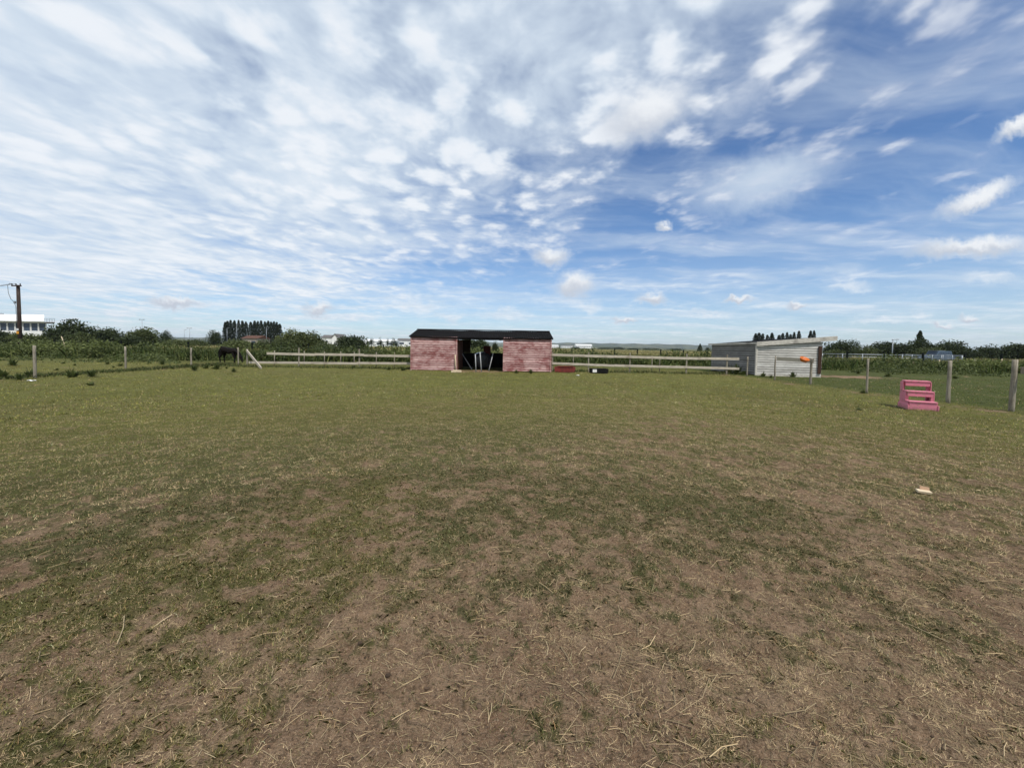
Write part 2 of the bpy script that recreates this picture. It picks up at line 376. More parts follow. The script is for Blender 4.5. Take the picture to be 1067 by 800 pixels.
def make_ground():
    na = 760; rad = [0.0]; r = .35
    while r < 7600: rad.append(r); r *= 1.0095 if r < 20 else 1.03
    rad = np.array(rad[1:]); th = np.linspace(0, 2 * np.pi, na, endpoint=False)
    rr, tt = np.meshgrid(rad, th, indexing='ij'); x, y = rr * np.cos(tt), rr * np.sin(tt)
    V = np.stack([x, y, height(x, y)], -1).reshape(-1, 3); c = cover(x, y).ravel(); gc = grass_colour(x, y).reshape(-1, 3)
    V = np.vstack([V, [[0, 0, 0]]]); c = np.append(c, 0); gc = np.vstack([gc, [[.06, .07, .03]]]); nr = len(rad)
    i, j = np.meshgrid(np.arange(nr - 1), np.arange(na), indexing='ij'); j2 = (j + 1) % na
    q = np.stack([i * na + j, (i + 1) * na + j, (i + 1) * na + j2, i * na + j2], -1).reshape(-1, 4)
    cen = np.stack([np.full(na, nr * na), np.arange(na), (np.arange(na) + 1) % na], -1)
    idx = np.concatenate([q.ravel(), cen.ravel()]).astype(np.int32)
    lt = np.concatenate([np.full(len(q), 4), np.full(na, 3)]).astype(np.int32); ls = np.concatenate([[0], np.cumsum(lt)[:-1]]).astype(np.int32)
    gcol = np.hstack([gc, np.ones((len(gc), 1))])
    me = raw_mesh('ground', V, 0, 'ground', {'cover': ('FLOAT', c), 'grass_tint': ('FLOAT_COLOR', gcol)}, (idx, ls, lt))
    me.polygons.foreach_set('use_smooth', [True] * len(me.polygons))
    return kind(link('ground', me), 'structure')
make_ground()

def sector(n, r0, r1, power=1.0, amax=R(66)):
    """points ahead of the camera, r spread so that density falls with distance"""
    if r0 < 2: amax = R(78)
    u = rng.random(n); e = 2 - power; r = (r0 ** e + u * (r1 ** e - r0 ** e)) ** (1 / e); a = rng.uniform(-amax, amax, n)
    return r * np.sin(a), r * np.cos(a), r
def blades(x, y, z, L, w, lean, az):
    n = len(x); d = np.stack([np.cos(az), np.sin(az), np.zeros(n)], 1); p = np.stack([-np.sin(az), np.cos(az), np.zeros(n)], 1)
    B = np.stack([x, y, z], 1); tip = B + d * (L * np.sin(lean))[:, None]; tip[:, 2] += L * np.cos(lean)
    tw = rng.uniform(-.8, .8, n)[:, None]; side = (p * np.cos(tw) + d * np.sin(tw)) * (w / 2)[:, None]
    mid = B + d * (L * np.sin(lean * .55) * .5)[:, None]; mid[:, 2] += L * np.cos(lean * .55) * .5
    return B, side, mid, tip
def blade_mesh(name, x, y, z, L, w, lean, az, col, mat, five=False):
    B, sd, mid, tip = blades(x, y, z, L, w, lean, az); n = len(x); col4 = np.hstack([col, np.ones((n, 1))])
    if five:
        V = np.stack([B - sd, B + sd, mid + sd * .8, tip, mid - sd * .8], 1).reshape(-1, 3)
        return raw_mesh(name, V, 5, mat, {'tint': ('FLOAT_COLOR', np.repeat(col4, 5, 0))})
    V = np.stack([B - sd, B + sd, tip], 1).reshape(-1, 3)
    return raw_mesh(name, V, 3, mat, {'tint': ('FLOAT_COLOR', np.repeat(col4, 3, 0))})
def join_raw(parts, name, mat):
    """several (V, nper, tint) blocks -> one mesh"""
    V = np.vstack([p[0] for p in parts]); T = np.vstack([p[2] for p in parts]); lt = np.concatenate([np.full(len(p[0]) // p[1], p[1]) for p in parts]).astype(np.int32)
    ls = np.concatenate([[0], np.cumsum(lt)[:-1]]).astype(np.int32)
    return raw_mesh(name, V, 0, mat, {'tint': ('FLOAT_COLOR', T)}, (np.arange(len(V), dtype=np.int32), ls, lt))
def grass_blocks(n, r0, r1, power, Lr, wr, five, k=9):
    nt = n // k; x, y, r = sector(nt, r0, r1, power); c = cover(x, y)
    keep = (rng.random(nt) < sm(.12, .95, c) * .97 + .03) & (y < 34)
    keep &= ~((x > -6.5) & (x < 2.5) & (y > 24.6) & (y < 29.2)) & ~((x > 15.1) & (y > 24) & (y < 29.8))
    x, y, r = x[keep], y[keep], r[keep]; nt = len(x)
    tone = np.exp(rng.normal(.03, .27, nt)); size = rng.uniform(.55, 1.5, nt); dryt = rng.random(nt) < (.12 + .26 * sm(0, 4, x) * (x < 14)) * (1 - .75 * sm(8, 14, r))
    rep_ = lambda q: np.repeat(q, k, 0)
    x, y, r, tone, size, dryt = map(rep_, (x, y, r, tone, size, dryt)); n = len(x); sp = (.010 + .0042 * r) * rng.uniform(.6, 1.3, n)
    x = x + rng.normal(0, 1, n) * sp; y = y + rng.normal(0, 1, n) * sp
    az = rng.uniform(0, 2 * np.pi, n); lean = np.clip(rng.normal(1.02, .34, n), .1, 1.52)
    L = rng.uniform(*Lr, n) * size; w = rng.uniform(*wr, n); z = height(x, y) - .003
    g = grass_colour(x, y) * 1.35; dry = (dryt | (rng.random(n) < .14 - .08 * sm(8, 14, r)))[:, None]
    col = np.where(dry, np.array([.36, .29, .155]), g) * (tone * rng.uniform(.7, 1.3, n))[:, None]; col[:, 0] *= rng.uniform(.85, 1.25, n); col = np.clip(col, 0, .6)
    col4 = np.hstack([col, np.ones((n, 1))]); B, sd, mid, tip = blades(x, y, z, L, w, lean, az)
    if five: return np.stack([B - sd, B + sd, mid + sd * .8, tip, mid - sd * .8], 1).reshape(-1, 3), 5, np.repeat(col4, 5, 0)
    return np.stack([B - sd, B + sd, tip], 1).reshape(-1, 3), 3, np.repeat(col4, 3, 0)
kind(link('short_grass', join_raw([
    grass_blocks(560000, .7, 5, .9, (.010, .031), (.0014, .0028), True),
    grass_blocks(480000, 5, 12, 1.0, (.02, .05), (.003, .006), False),
    grass_blocks(330000, 12, 40, 1.0, (.03, .075), (.008, .018), False)], 'short_grass', 'blade')), 'stuff')
def thatch_blocks(n, r0, r1, power, Lr, wr):
    x, y, r = sector(n, r0, r1, power); c = cover(x, y); cl = fbm(x * 1.4, y * 1.4, 131, 4) * .6 + fbm(x * 6, y * 6, 137, 3) * .4
    keep = (rng.random(n) < np.clip(.12 + 1.0 * sm(.36, .62, cl) * (.42 + .75 * sm(-1, 3.5, x)) + .22 * sm(3, 7, r), 0, 1)) & (x < 14.2) & (y < 24)
    x, y, r = x[keep], y[keep], r[keep]; n = len(x); az = rng.normal(.15, 1.3, n) + np.pi * (rng.random(n) < .5); lean = np.clip(rng.normal(1.28, .22, n), .3, 1.52)
    L = rng.uniform(*Lr, n); w = rng.uniform(*wr, n); z = height(x, y) + rng.uniform(-.002, .004, n)
    t = rng.random(n)[:, None]; col = (np.array([.22, .155, .09]) * (1 - t) + np.array([.48, .37, .215]) * t) * (rng.uniform(.5, 1.2, n) * (.45 + 1.15 * vn(x * 13, y * 17, 141)))[:, None]
    col4 = np.hstack([col, np.ones((n, 1))]); B, sd, mid, tip = blades(x, y, z, L, w, lean, az)
    return np.stack([B - sd, B + sd, tip], 1).reshape(-1, 3), 3, np.repeat(col4, 3, 0)
kind(link('dead_grass', join_raw([thatch_blocks(600000, .7, 5, .95, (.006, .026), (.0014, .0030)), thatch_blocks(420000, 5, 15, 1.05, (.018, .05), (.003, .0065))], 'dead_grass', 'straw')), 'stuff')
def straw_mesh():
    n1, n2 = 62000, 1300
    x, y, r = sector(n1, .7, 13, 1.0); k = rng.random(n1) < np.clip(.25 + .75 * sm(-1.5, 3.5, x) + .12 * sm(3.4, 1.4, r) - .35 * sm(7, 13, r), .05, 1) * sm(.35, .62, fbm(x * .9, y * .9, 91, 3) + .1)
    x, y, r = x[k], y[k], r[k]; L = rng.gamma(2.2, .014, len(x)) + .012; w = rng.uniform(.0009, .0019, len(x)) * (1 + .10 * r)
    X, Y, r2 = sector(n2, .9, 9, 1.15); L2 = rng.gamma(2.5, .028, n2) + .03; W2 = rng.uniform(.0022, .0042, n2)
    k2 = rng.random(n2) < .35 + .65 * sm(-2, 2, X); X, Y, L2, W2 = X[k2], Y[k2], L2[k2], W2[k2]
    x, y, L, w = np.concatenate([x, X]), np.concatenate([y, Y]), np.concatenate([L, L2]), np.concatenate([w, W2]); n = len(x)
    az = rng.normal(.1, 1.0, n); d = np.stack([np.cos(az), np.sin(az), rng.normal(0, .10, n)], 1); p = np.stack([-np.sin(az), np.cos(az), np.zeros(n)], 1)
    bend = rng.normal(0, .055, n)[:, None] * L[:, None]; C = np.stack([x, y, height(x, y) + .006 + np.abs(d[:, 2]) * L * .5], 1)
    A, Bm, E = C - d * L[:, None] / 2, C + p * bend + np.array([0, 0, .003]), C + d * L[:, None] / 2; s = p * w[:, None] / 2; u = np.zeros((n, 3)); u[:, 2] = w * .8
    Q1 = np.stack([A - s, A + s, Bm + s, Bm - s], 1); Q2 = np.stack([Bm - s, Bm + s, E + s, E - s], 1)
    Q3 = np.stack([A + s, A + u, Bm + u, Bm + s], 1); Q4 = np.stack([Bm + s, Bm + u, E + u, E + s], 1)
    col = np.array([.50, .40, .25]) * rng.uniform(.4, 1.25, n)[:, None]; col4 = np.hstack([col, np.ones((n, 1))])
    return raw_mesh('straw', np.stack([Q1, Q2, Q3, Q4], 1).reshape(-1, 3), 4, 'straw', {'tint': ('FLOAT_COLOR', np.repeat(col4, 16, 0))})
kind(link('loose_straw', straw_mesh()), 'stuff')
def clods():
    b = MB(); n = 5200
    x, y, r = sector(n, 1.0, 6, 1.3); z = height(x, y)
    for i in range(n):
        s = random.uniform(.0025, .0065) * (2.1 if random.random() < .02 else 1)
        q = bmesh.ops.create_icosphere(b.b, subdivisions=1, radius=s, matrix=Matrix.Translation((x[i], y[i], z[i] + s * .25)) @ Matrix.Rotation(random.random() * 6, 4, 'Z') @ Matrix.Diagonal((1.4, 1, .65, 1)))
        for v in q['verts']: v.co += Vector((random.uniform(-1, 1), random.uniform(-1, 1), random.uniform(-1, 1))) * s * .25
    return kind(b.build('soil_crumbs', 'clod'), 'stuff')
clods()

# ------------------------------------------------------------------ tall weeds and rough grass (uncountable)
def tall_strip(name, n, xf, yf, hr, wr, cols, leanm=.25):
    x = xf(n); y = yf(x); h = rng.uniform(*hr, n) * (.55 + .9 * fbm(x * .25, y * .25, 63, 3)); w = rng.uniform(*wr, n)
    c = np.array(cols)[rng.integers(0, len(cols), n)] * rng.uniform(.55, 1.4, n)[:, None]
    me = blade_mesh(name, x, y, height(x, y) - .02, h, w, np.abs(rng.normal(leanm, .22, n)), rng.uniform(0, 6.28, n), c, 'tall', True)
    return kind(link(name, me), 'stuff')
weed_front = lambda x: 33.4 + 1.6 * np.sin(x * .06 + 1) + (fbm(x * .22, x * 0, 71, 4) - .5) * 9 + 2.5 * sm(-25, -45, x)
tall_strip('tall_weeds', 24000, lambda n: rng.uniform(-75, 62, n), lambda x: weed_front(x) + np.maximum(rng.gamma(1.5, 1.9, len(x)) - 1.2 * rng.random(len(x)), -1.0), (.30, 1.05), (.03, .085),
           [(.05, .078, .022), (.065, .095, .027), (.085, .11, .03), (.04, .062, .02), (.12, .13, .045)], .35)
def weed_leaves():
    n = 120000; x = rng.uniform(-75, 62, n); y = weed_front(x) + rng.gamma(1.5, 1.9, n) - .4; cl = fbm(x * .35, y * .35, 67, 3) * .6 + fbm(x * .11, y * .11, 69, 3) * .4
    z = rng.beta(1.4, 1.5, n) * (.22 + 1.5 * sm(.34, .68, cl)) * .95 * (.55 + .45 * sm(-.5, 2.0, y - weed_front(x)))
    P = np.stack([x, y, z], 1); sh = np.clip(rng.normal(.45, .22, n) + (fbm(x * .16, y * .16, 74, 3) - .5) * 2.2, 0, 1)
    V = leaf_quads(P, .20, .35); me = raw_mesh('weed_foliage', V, 4, 'leaf_weed', {'shade': ('FLOAT', np.repeat(sh, 4))}); return kind(link('weed_foliage', me), 'stuff')
weed_leaves()
def scattered_weeds():
    n = 150000; x = rng.uniform(-60, 55, n); y = 26 + 10 * rng.random(n) ** .6; cl = fbm(x * .55, y * .30, 81, 4); k = (cl > .585) & ((x < -21.2 - .25 * (y - 26)) | (x > 16.5)) & ~((x < 25) & (x > 0) & (y < 31.5))
    x, y, cl = x[k], y[k], cl[k]; z = rng.random(len(x)) * .55 * sm(.57, .70, cl) + .02; P = np.stack([x, y, z], 1)
    return kind(link('weed_patches', raw_mesh('weed_patches', leaf_quads(P, .13, .3), 4, 'leaf_weed', {'shade': ('FLOAT', np.repeat(np.clip(rng.normal(.35, .25, len(x)), 0, 1), 4))})), 'stuff')
scattered_weeds()
tall_strip('rough_grass', 60000, lambda n: rng.uniform(-95, 85, n), lambda x: 38 + rng.gamma(1.6, 7, len(x)), (.45, .95), (.04, .11),
           [(.15, .16, .05), (.18, .18, .065), (.12, .14, .04), (.24, .22, .10)], .45)
tall_strip('crop_field', 60000, lambda n: rng.uniform(-70, 110, n), lambda x: 64 + rng.gamma(1.6, 32, len(x)), (.6, .95), (.10, .25),
           [(.34, .30, .14), (.38, .33, .17), (.26, .25, .11)], .5)
tall_strip('fence_line_grass', 9000, lambda n: np.where(rng.random(n) < .5, rng.normal(-20.3, .35, n), np.where(rng.random(n) < .55, rng.uniform(-19, -6.6, n), rng.uniform(2.6, 15, n))),
           lambda x: np.where(x < -19.2, rng.uniform(13, 28, len(x)), 25.6 + rng.normal(0, .5, len(x))), (.08, .26), (.012, .03),
           [(.07, .10, .032), (.09, .11, .04), (.16, .15, .07)], .5)

# ------------------------------------------------------------------ trees and bushes
def crown_points(w, d, h, n, lobes, seed):
    rs = np.random.default_rng(seed); L = []
    for i in range(lobes):
        a = rs.uniform(0, 6.28); q = rs.uniform(.05, .60) ** .8
        cz = rs.uniform(.30, .66) * h * (1 - .25 * q); s = rs.uniform(.26, .42) * (1 - .22 * q)
        L.append((math.cos(a) * q * w / 2, math.sin(a) * q * d / 2, cz, s * w * .62, s * d * .62, min(s * h * .95, h - cz)))
    L.append((0, 0, h * .45, w * .30, d * .30, h * .5)); L.append((-w * .2, 0, h * .3, w * .28, d * .3, h * .3)); L.append((w * .22, 0, h * .28, w * .27, d * .3, h * .28))
    out = []; sh = []
    per = n // len(L)
    for (cx, cy, cz, rx, ry, rz) in L:
        v = rs.normal(size=(per, 3)); v /= np.linalg.norm(v, axis=1)[:, None]; rad = rs.random(per) ** .28
        bump = .78 + .5 * fbm(v[:, 0] * 2.2 + cx, v[:, 2] * 2.2 + v[:, 1] * 1.7 + cz, seed % 97, 3)
        p = v * (rad * bump)[:, None] * np.array([rx, ry, rz]) + np.array([cx, cy, cz]); out.append(p)
        sh.append(np.clip(rs.normal(.42, .2, per) + rs.normal(0, .16), 0, 1))
    P = np.vstack(out); s = np.concatenate(sh); k = (P[:, 2] > .04 * h); return P[k], s[k]
def crown_mesh(w, d, h, n, lobes, seed, leaf, mat):
    P, s = crown_points(w, d, h, n, lobes, seed); V = leaf_quads(P, leaf)
    return raw_mesh('crown', V, 4, mat, {'shade': ('FLOAT', np.repeat(s, 4))})
def trunk_mb(w, h, seed):
    rr = random.Random(seed); b = MB(); k = max(.06, .022 * h)
    b.tube([(0, 0, -.1), (rr.uniform(-.1, .1), 0, h * .25), (rr.uniform(-.2, .2), rr.uniform(-.2, .2), h * .55)], [k * 1.4, k, k * .5], 7)
    for i in range(4):
        a = rr.uniform(0, 6.28); z = h * rr.uniform(.12, .35)
        b.tube([(0, 0, z), (math.cos(a) * w * .13, math.sin(a) * w * .13, z + h * .18), (math.cos(a) * w * .27, math.sin(a) * w * .27, z + h * .3)], [k * .7, k * .45, k * .2], 5)
    return b
SEED = [100]
def bush(x0, x1, ytop, D, label, cat='tree', mat='leaf', name='bushy_tree', n=2600, lobes=9, group=None, sink=0.0):
    n = int(n * 2.3); lobes = int(lobes * 1.5)
    SEED[0] += 1; a, b = Q(x0, ytop, D), Q(x1, ytop, D); w = b.x - a.x; top = Q((x0 + x1) / 2, ytop, D).z; h = max(top, .6); w *= 1.05
    t = thing(name, ((a.x + b.x) / 2, D, -.05), label, cat, group)
    leaf = max(.16, min(.38, w * .045)) * (1 if D < 140 else 1.6)
    link('crown', crown_mesh(w, min(w, 9) * .9, h * 1.04, n, lobes, SEED[0], leaf, mat), t)
    trunk_mb(w, h, SEED[0]).build('trunk', 'trunk', t, True); return t
GL = 'bushes and trees beyond the paddock on the left'; GR = 'dark trees along the right horizon'
bush(-30, 12, 341, 70, 'dark bushy tree at the left picture edge below the white building', mat='leaf_dark', group=GL)
bush(8, 52, 346.5, 72, 'low rounded bush under the white building, beside the utility pole', mat='leaf', group=GL, name='bush')
bush(45, 97, 331, 76, 'large broad dark tree standing right of the white building', mat='leaf_dark', n=4200, lobes=13, group=GL)
bush(68, 103, 343, 68, 'lower green bush in front of the large broad dark tree', mat='leaf', name='bush', group=GL)
bush(97, 134, 340, 80, 'dark spreading tree just right of the large broad one', mat='leaf_dark', n=3200, group=GL)
bush(128, 168, 341, 88, 'olive rounded tree behind the T-headed floodlight', mat='leaf', n=3200, group=GL)
bush(122, 152, 348, 70, 'low bush in front of the olive rounded tree', mat='leaf_dark', name='bush', group=GL)
bush(164, 182, 342.5, 120, 'small round dark tree with clear sky to its right', mat='leaf_dark', n=1800, lobes=6, group=GL)
bush(172, 200, 352, 75, 'low flat light green bush below the gap of open sky', mat='leaf_light', name='bush', group=GL, n=1500)
bush(190, 216, 351.5, 84, 'low flat bush left of the round tree by the poplars', mat='leaf', name='bush', group=GL, n=1500)
bush(212, 233, 342.5, 130, 'round dark tree at the left end of the poplar row', mat='leaf_dark', n=1900, lobes=6, group=GL)
bush(228, 262, 352.5, 66, 'low light green bush behind the black horse', mat='leaf_light', name='bush', group=GL, n=1700)
bush(256, 292, 353.5, 64, 'dark low bush in front of the red roof', mat='leaf', name='bush', group=GL, n=1700)
bush(286, 322, 341, 74, 'tall light green bush right of the poplar row', mat='leaf_light', n=3000, lobes=10, group=GL)
bush(306, 341, 343, 70, 'broad dark green bush left of the small white house', mat='leaf', n=3200, lobes=10, group=GL)
bush(278, 308, 350.5, 62, 'low bush at the left foot of the tall light green bush', mat='leaf', name='bush', group=GL, n=1600)
bush(345, 382, 346.5, 74, 'round dark bush right of the small white house', mat='leaf_dark', n=3200, lobes=10, group=GL)
bush(326, 352, 355, 66, 'low dark bush below the small white house', mat='leaf', name='bush', group=GL, n=1300)
bush(470, 511, 349, 62, 'dark tree seen through the doorway of the pink shed', mat='leaf_dark', n=3000)
bush(512, 520.5, 353, 70, 'narrow dark bush seen at the right of the pink shed doorway', mat='leaf_dark', n=1200, lobes=4, name='bush')
for (x0, x1, yt, lb) in ((384, 391, 351.5, 'first far tree right of the round dark bush, above the white warehouse'), (393, 400, 350.5, 'second far tree above the long white warehouse'),
                         (401, 406, 351, 'small far tree between two others above the white warehouse'), (406, 414, 351, 'far tree over the right end of the white warehouse'), (409, 416, 355.5, 'low dark far bush between white warehouse and blue-roofed hall')):
    bush(x0, x1, yt, 300, lb, mat='leaf_far', n=500, lobes=4, group='far trees left of the pink shed')
bush(858, 896, 353.5, 92, 'dark rounded tree just right of the white shed', mat='leaf_dark', n=2600, group=GR)
bush(886, 898, 351.5, 98, 'narrow taller tree rising behind the dark rounded tree by the white shed', mat='leaf_dark', n=1200, lobes=4, group=GR)
bush(892, 916, 358.5, 84, 'low bushy tree left of the thin white lamp post', mat='leaf', n=1700, group=GR)
bush(906, 946, 354.5, 94, 'dark rounded tree behind the thin white lamp post', mat='leaf_dark', n=2800, group=GR)
bush(938, 978, 352, 90, 'broad dark tree at the foot of the conifer', mat='leaf_dark', n=3000, group=GR)
bush(966, 1012, 352.5, 88, 'widest dark tree, right of the conifer, behind the vehicle', mat='leaf_dark', n=3400, lobes=11, group=GR)
bush(952, 986, 361, 74, 'brownish green low bush in front of the broad dark trees', mat='leaf', name='bush', n=1800, group=GR)
bush(1000, 1026, 361, 84, 'low dark tree between the widest tree and the right edge trees', mat='leaf_dark', n=1800, group=GR)
bush(1020, 1048, 358.5, 88, 'dark rounded tree second from the right picture edge', mat='leaf_dark', n=2400, group=GR)
bush(1040, 1085, 357, 82, 'dark tree at the right picture edge behind the tall fence post', mat='leaf_dark', n=3000, group=GR)
bush(856, 884, 362, 70, 'low green bush against the right corner of the white shed', mat='leaf', name='bush', n=1500, group=GR)
for i, (x0, x1, yt, lb) in enumerate(((594, 606, 361.2, 'dark hedge clump below the far white warehouse'), (622, 640, 361.6, 'dark hedge clump right of the far white warehouse'), (638, 652, 361.2, 'hedge clump left of the middle of the far field'),
                                      (650, 668, 362.4, 'hedge clump at the middle of the far field'), (668, 690, 362.2, 'wide hedge clump left of the conical tree'), (690, 715, 362.6, 'wide hedge clump nearest to the conical tree'), (1, 1, 0, ''))):
    if lb: bush(x0, x1, yt, 520, lb, cat='hedge', mat='leaf_far', n=700, lobes=6, group='far hedge clumps right of the pink shed', name='hedge_clump')
# slender trees
def spire_mesh(h, w, n, seed, conic, leaf, mat):
    rs = np.random.default_rng(seed); t = rs.random(n) ** .85; z = h * (.06 + .94 * t)
    prof = (np.sin(np.pi * np.clip(t, 0, 1) ** .62) ** .6 * .9 + .08) if not conic else (1 - t) ** .85 + .04
    a = rs.uniform(0, 6.28, n); rr = w / 2 * prof * (rs.random(n) ** .45) * (.75 + .5 * vn(a * 1.1 + seed, z * .8, seed))
    P = np.stack([rr * np.cos(a), rr * np.sin(a), z], 1); V = leaf_quads(P, leaf, .0)
    return raw_mesh('crown', V, 4, mat, {'shade': ('FLOAT', np.repeat(np.clip(rs.normal(.4, .22, n), 0, 1), 4))})
def spire(h, w, seed, conic, label, cat, name, mat, n=1500, leaf=.5):
    t = thing(name, (0, 0, -.1), label, cat); link('crown', spire_mesh(h, w, n, seed, conic, leaf, mat), t)
    MB().tube([(0, 0, -.2), (0, 0, h * .4), (0, 0, h * .9)], [w * .09, w * .06, w * .015], 6).build('trunk', 'trunk', t, True); return t
pop = [spire(13, 2.5, 301 + i, False, '', 'poplar', 'poplar_tree', 'leaf_poplar') for i in range(3)]
PX = [(234.5, 335.5, 'shorter poplar at the far left of the left clump'), (237, 334.5, None), (240.2, 333.6, None), (244.3, 334, None), (248.6, 333.5, None), (252.6, 334.2, None), (256.2, 335.2, 'last poplar of the left clump, beside the sky gap'),
      (261.2, 335.5, 'first poplar right of the sky gap in the row'), (265.2, 334.2, None), (268.6, 334.6, None), (272, 334, None), (276, 335, None), (279.4, 334.4, None), (282.4, 335.2, None), (285.4, 335, None), (288.4, 335.6, None), (291.4, 337.5, 'short poplar at the right end of the row')]
PR = [(787.5, 347.5, 'broad poplar at the left end over the white shed roof'), (791, 346.8, None), (794.8, 347.6, None), (799.6, 349, 'shorter poplar after the first clump over the white shed'), (804.4, 346.8, None), (811.8, 349, None), (815.8, 347.2, None), (820.2, 346.2, None), (823.8, 348.4, None), (827.6, 346, None), (832.6, 344.8, 'tallest poplar over the middle of the white shed roof'),
      (844.8, 344.6, 'left poplar of the separate pair over the white shed roof'), (848.4, 344.4, 'right poplar of the separate pair over the white shed roof')]
first = [True] * 3
for lst, D, gl, gg in ((PX, 205, 'slender dark poplar inside the tall row on the left horizon', 'row of poplars on the left horizon'), (PR, 205, 'slender dark poplar in the row rising over the white shed roof', 'row of poplars behind the white shed')):
    for i, (px, yt, lb) in enumerate(lst):
        p = Q(px, yt, D + random.uniform(-3, 3)); k = i % 3; src = pop[k]; sc = (p.z + .1) / 13
        wsc = random.uniform(1.0, 1.35) * (1.15 if px in (787.5, 791, 794.8, 832.6, 804.4) else 1)
        if first[k]: o = src; first[k] = False; o.location = (p.x, p.y, -.1); o.rotation_euler = (0, 0, 1.0); o.scale = (wsc, wsc, sc); o['label'] = lb or gl; o['group'] = gg
        else: dup(src, (p.x, p.y, -.1), random.uniform(0, 6), (wsc, wsc, sc), lb or gl, gg)
def conifer(px, yt, D, w, label):
    p = Q(px, yt, D); t = spire(p.z + .2, w, int(px), True, label, 'conifer', 'conifer_tree', 'leaf_dark', 1700, .38); t.location = (p.x, D, -.1); return t
conifer(959, 345, 95, 3.3, 'pointed conifer rising above the dark trees on the right')
conifer(729.5, 358.3, 260, 4.2, 'small dark conical tree left of the white shed on the horizon')
bush(735, 742, 360.8, 260, 'small dark rounded tree between conical tree and white shed', mat='leaf_dark', n=600, lobes=4)

# ------------------------------------------------------------------ far land
def hills(name, D, h0, h1, seed, mat_cols, x0, x1):
    n = 220; xs = np.linspace(x0, x1, n); prof = h0 + (h1 - h0) * sm(.25, .75, fbm(xs / 1500, xs * 0 + seed, seed, 4)); prof *= .55 + .45 * sm(x1, x1 * .25, np.abs(xs))
    b = MB(); depth = [(-900, 0.0), (-450, .45), (-120, .9), (100, 1.0), (700, .55), (1300, -.01)]; rows = []
    for dy, f in depth: rows.append([b.b.verts.new((xs[i], D + dy - abs(xs[i]) * .15, prof[i] * f * (1 + .06 * math.sin(i * 1.3 + dy)) - .5)) for i in range(n)])
    for r in range(len(rows) - 1):
        for i in range(n - 1): b.b.faces.new((rows[r][i], rows[r][i + 1], rows[r + 1][i + 1], rows[r + 1][i]))
    m, nt, bs = new_mat(name + '_cover'); k = NB(nt); o = k.obj(); c = k.n('ShaderNodeTexVoronoi'); k.set(c.inputs['Vector'], k.mapping(o, scale=(1, .5, 1))); c.inputs['Scale'].default_value = .006
    sp = k.n('ShaderNodeSeparateColor'); k.set(sp.inputs[0], c.outputs['Color'])
    k.set(bs.inputs['Base Color'], k.mix(k.step(k.noise(o, .012, 5), .45, .55), k.mix(k.step(sp.outputs[0], .3, .8), mat_cols[0], mat_cols[1]), mat_cols[2])); bs.inputs['Roughness'].default_value = 1
    return kind(b.build(name, m, None, True), 'structure')
hills('near_hills', 3000, 2, 22, 3, ((.06, .075, .03), (.13, .13, .06), (.03, .042, .02)), -5200, 5200)
hills('far_hills', 4900, 8, 62, 8, ((.06, .075, .035), (.12, .12, .06), (.03, .042, .022)), -6000, 6000)
def far_hall(px0, px1, ytop, ybase, D, wall, roof, label, name='warehouse', depth=14, group=None):
    a, b = Q(px0, ybase, D), Q(px1, ybase, D); top = Q((px0 + px1) / 2, ytop, D).z; w = b.x - a.x; h = top * .72
    t = thing(name, ((a.x + b.x) / 2, D, 0), label, 'building', group)
    MB().box((0, depth / 2, h / 2 - .1), (w, depth, h + .2)).build('wall', wall, t)
    MB().prism([(-.4, h + .02), (depth + .4, h + .02), (depth / 2, top)], lambda u, v: Vector((-w / 2 - .3, u, v)), lambda u, v: Vector((w / 2 + .3, u, v))).build('roof', roof, t)
    nw = max(2, min(8, int(w / 7)))
    for i in range(nw): MB().box((-w / 2 + w * (i + .5) / nw, -.03, h * .55), (w / nw * .5, .08, h * .3)).build('window', 'glass', t)
    return t
far_hall(379, 411, 353.3, 358, 320, 'render', 'render', 'long low white warehouse beyond the round dark bush')
far_hall(413, 434, 352.5, 358, 340, 'render', 'slate', 'hall with dark grey roof just left of the pink shed')
far_hall(600, 617, 358.6, 362.6, 1500, 'render', 'render', 'large white warehouse on the horizon right of the pink shed', depth=40)
far_hall(585, 597, 359.6, 362.3, 1650, 'render', 'slate', 'smaller pale hall left of the large white horizon warehouse', depth=40)
far_hall(572, 582, 359.3, 362, 1750, 'render', 'render', 'pale hall on the horizon touching the pink shed edge', depth=40)
far_hall(252, 268, 349.3, 356, 150, 'brick', 'tile', 'low house with red tiled roof below the poplars', name='house', depth=8)
# small white gabled house, gable end towards us
def gable_house():
    D = 160; a, b = Q(341, 356, D), Q(352, 356, D); w = b.x - a.x; top = Q(346, 347.8, D).z; e = Q(346, 352, D).z
    t = thing('house', (a.x, D, 0), 'small white gabled house with grey roof between two round bushes', 'house')
    MB().prism([(w * .45, 0), (w * .45, e), (w * .78, top - .15), (w * 1.1, e), (w * 1.1, 0)], lambda u, v: Vector((u, -.5, v)), lambda u, v: Vector((u, 7, v))).build('gable_wall', 'render', t)
    MB().box((-w * .1, 3.5, e / 2), (w * 1.1, 6, e)).build('wall', 'render', t)
    MB().beam((w * .40, 3.2, e - .1), (w * .79, 3.2, top), 8, .18).beam((w * .77, 3.2, top), (w * 1.15, 3.2, e - .1), 8, .18).build('roof', 'slate', t)
    MB().prism([(.2, e + .05), (6.8, e + .05), (3.5, top - .4)], lambda u, v: Vector((-w * .68, u, v)), lambda u, v: Vector((w * .5, u, v))).build('side_roof', 'slate', t)
    for x in (-.45, -.1): MB().box((w * x, .48, e * .6), (w * .16, .08, e * .28)).build('window', 'glass', t)
gable_house()
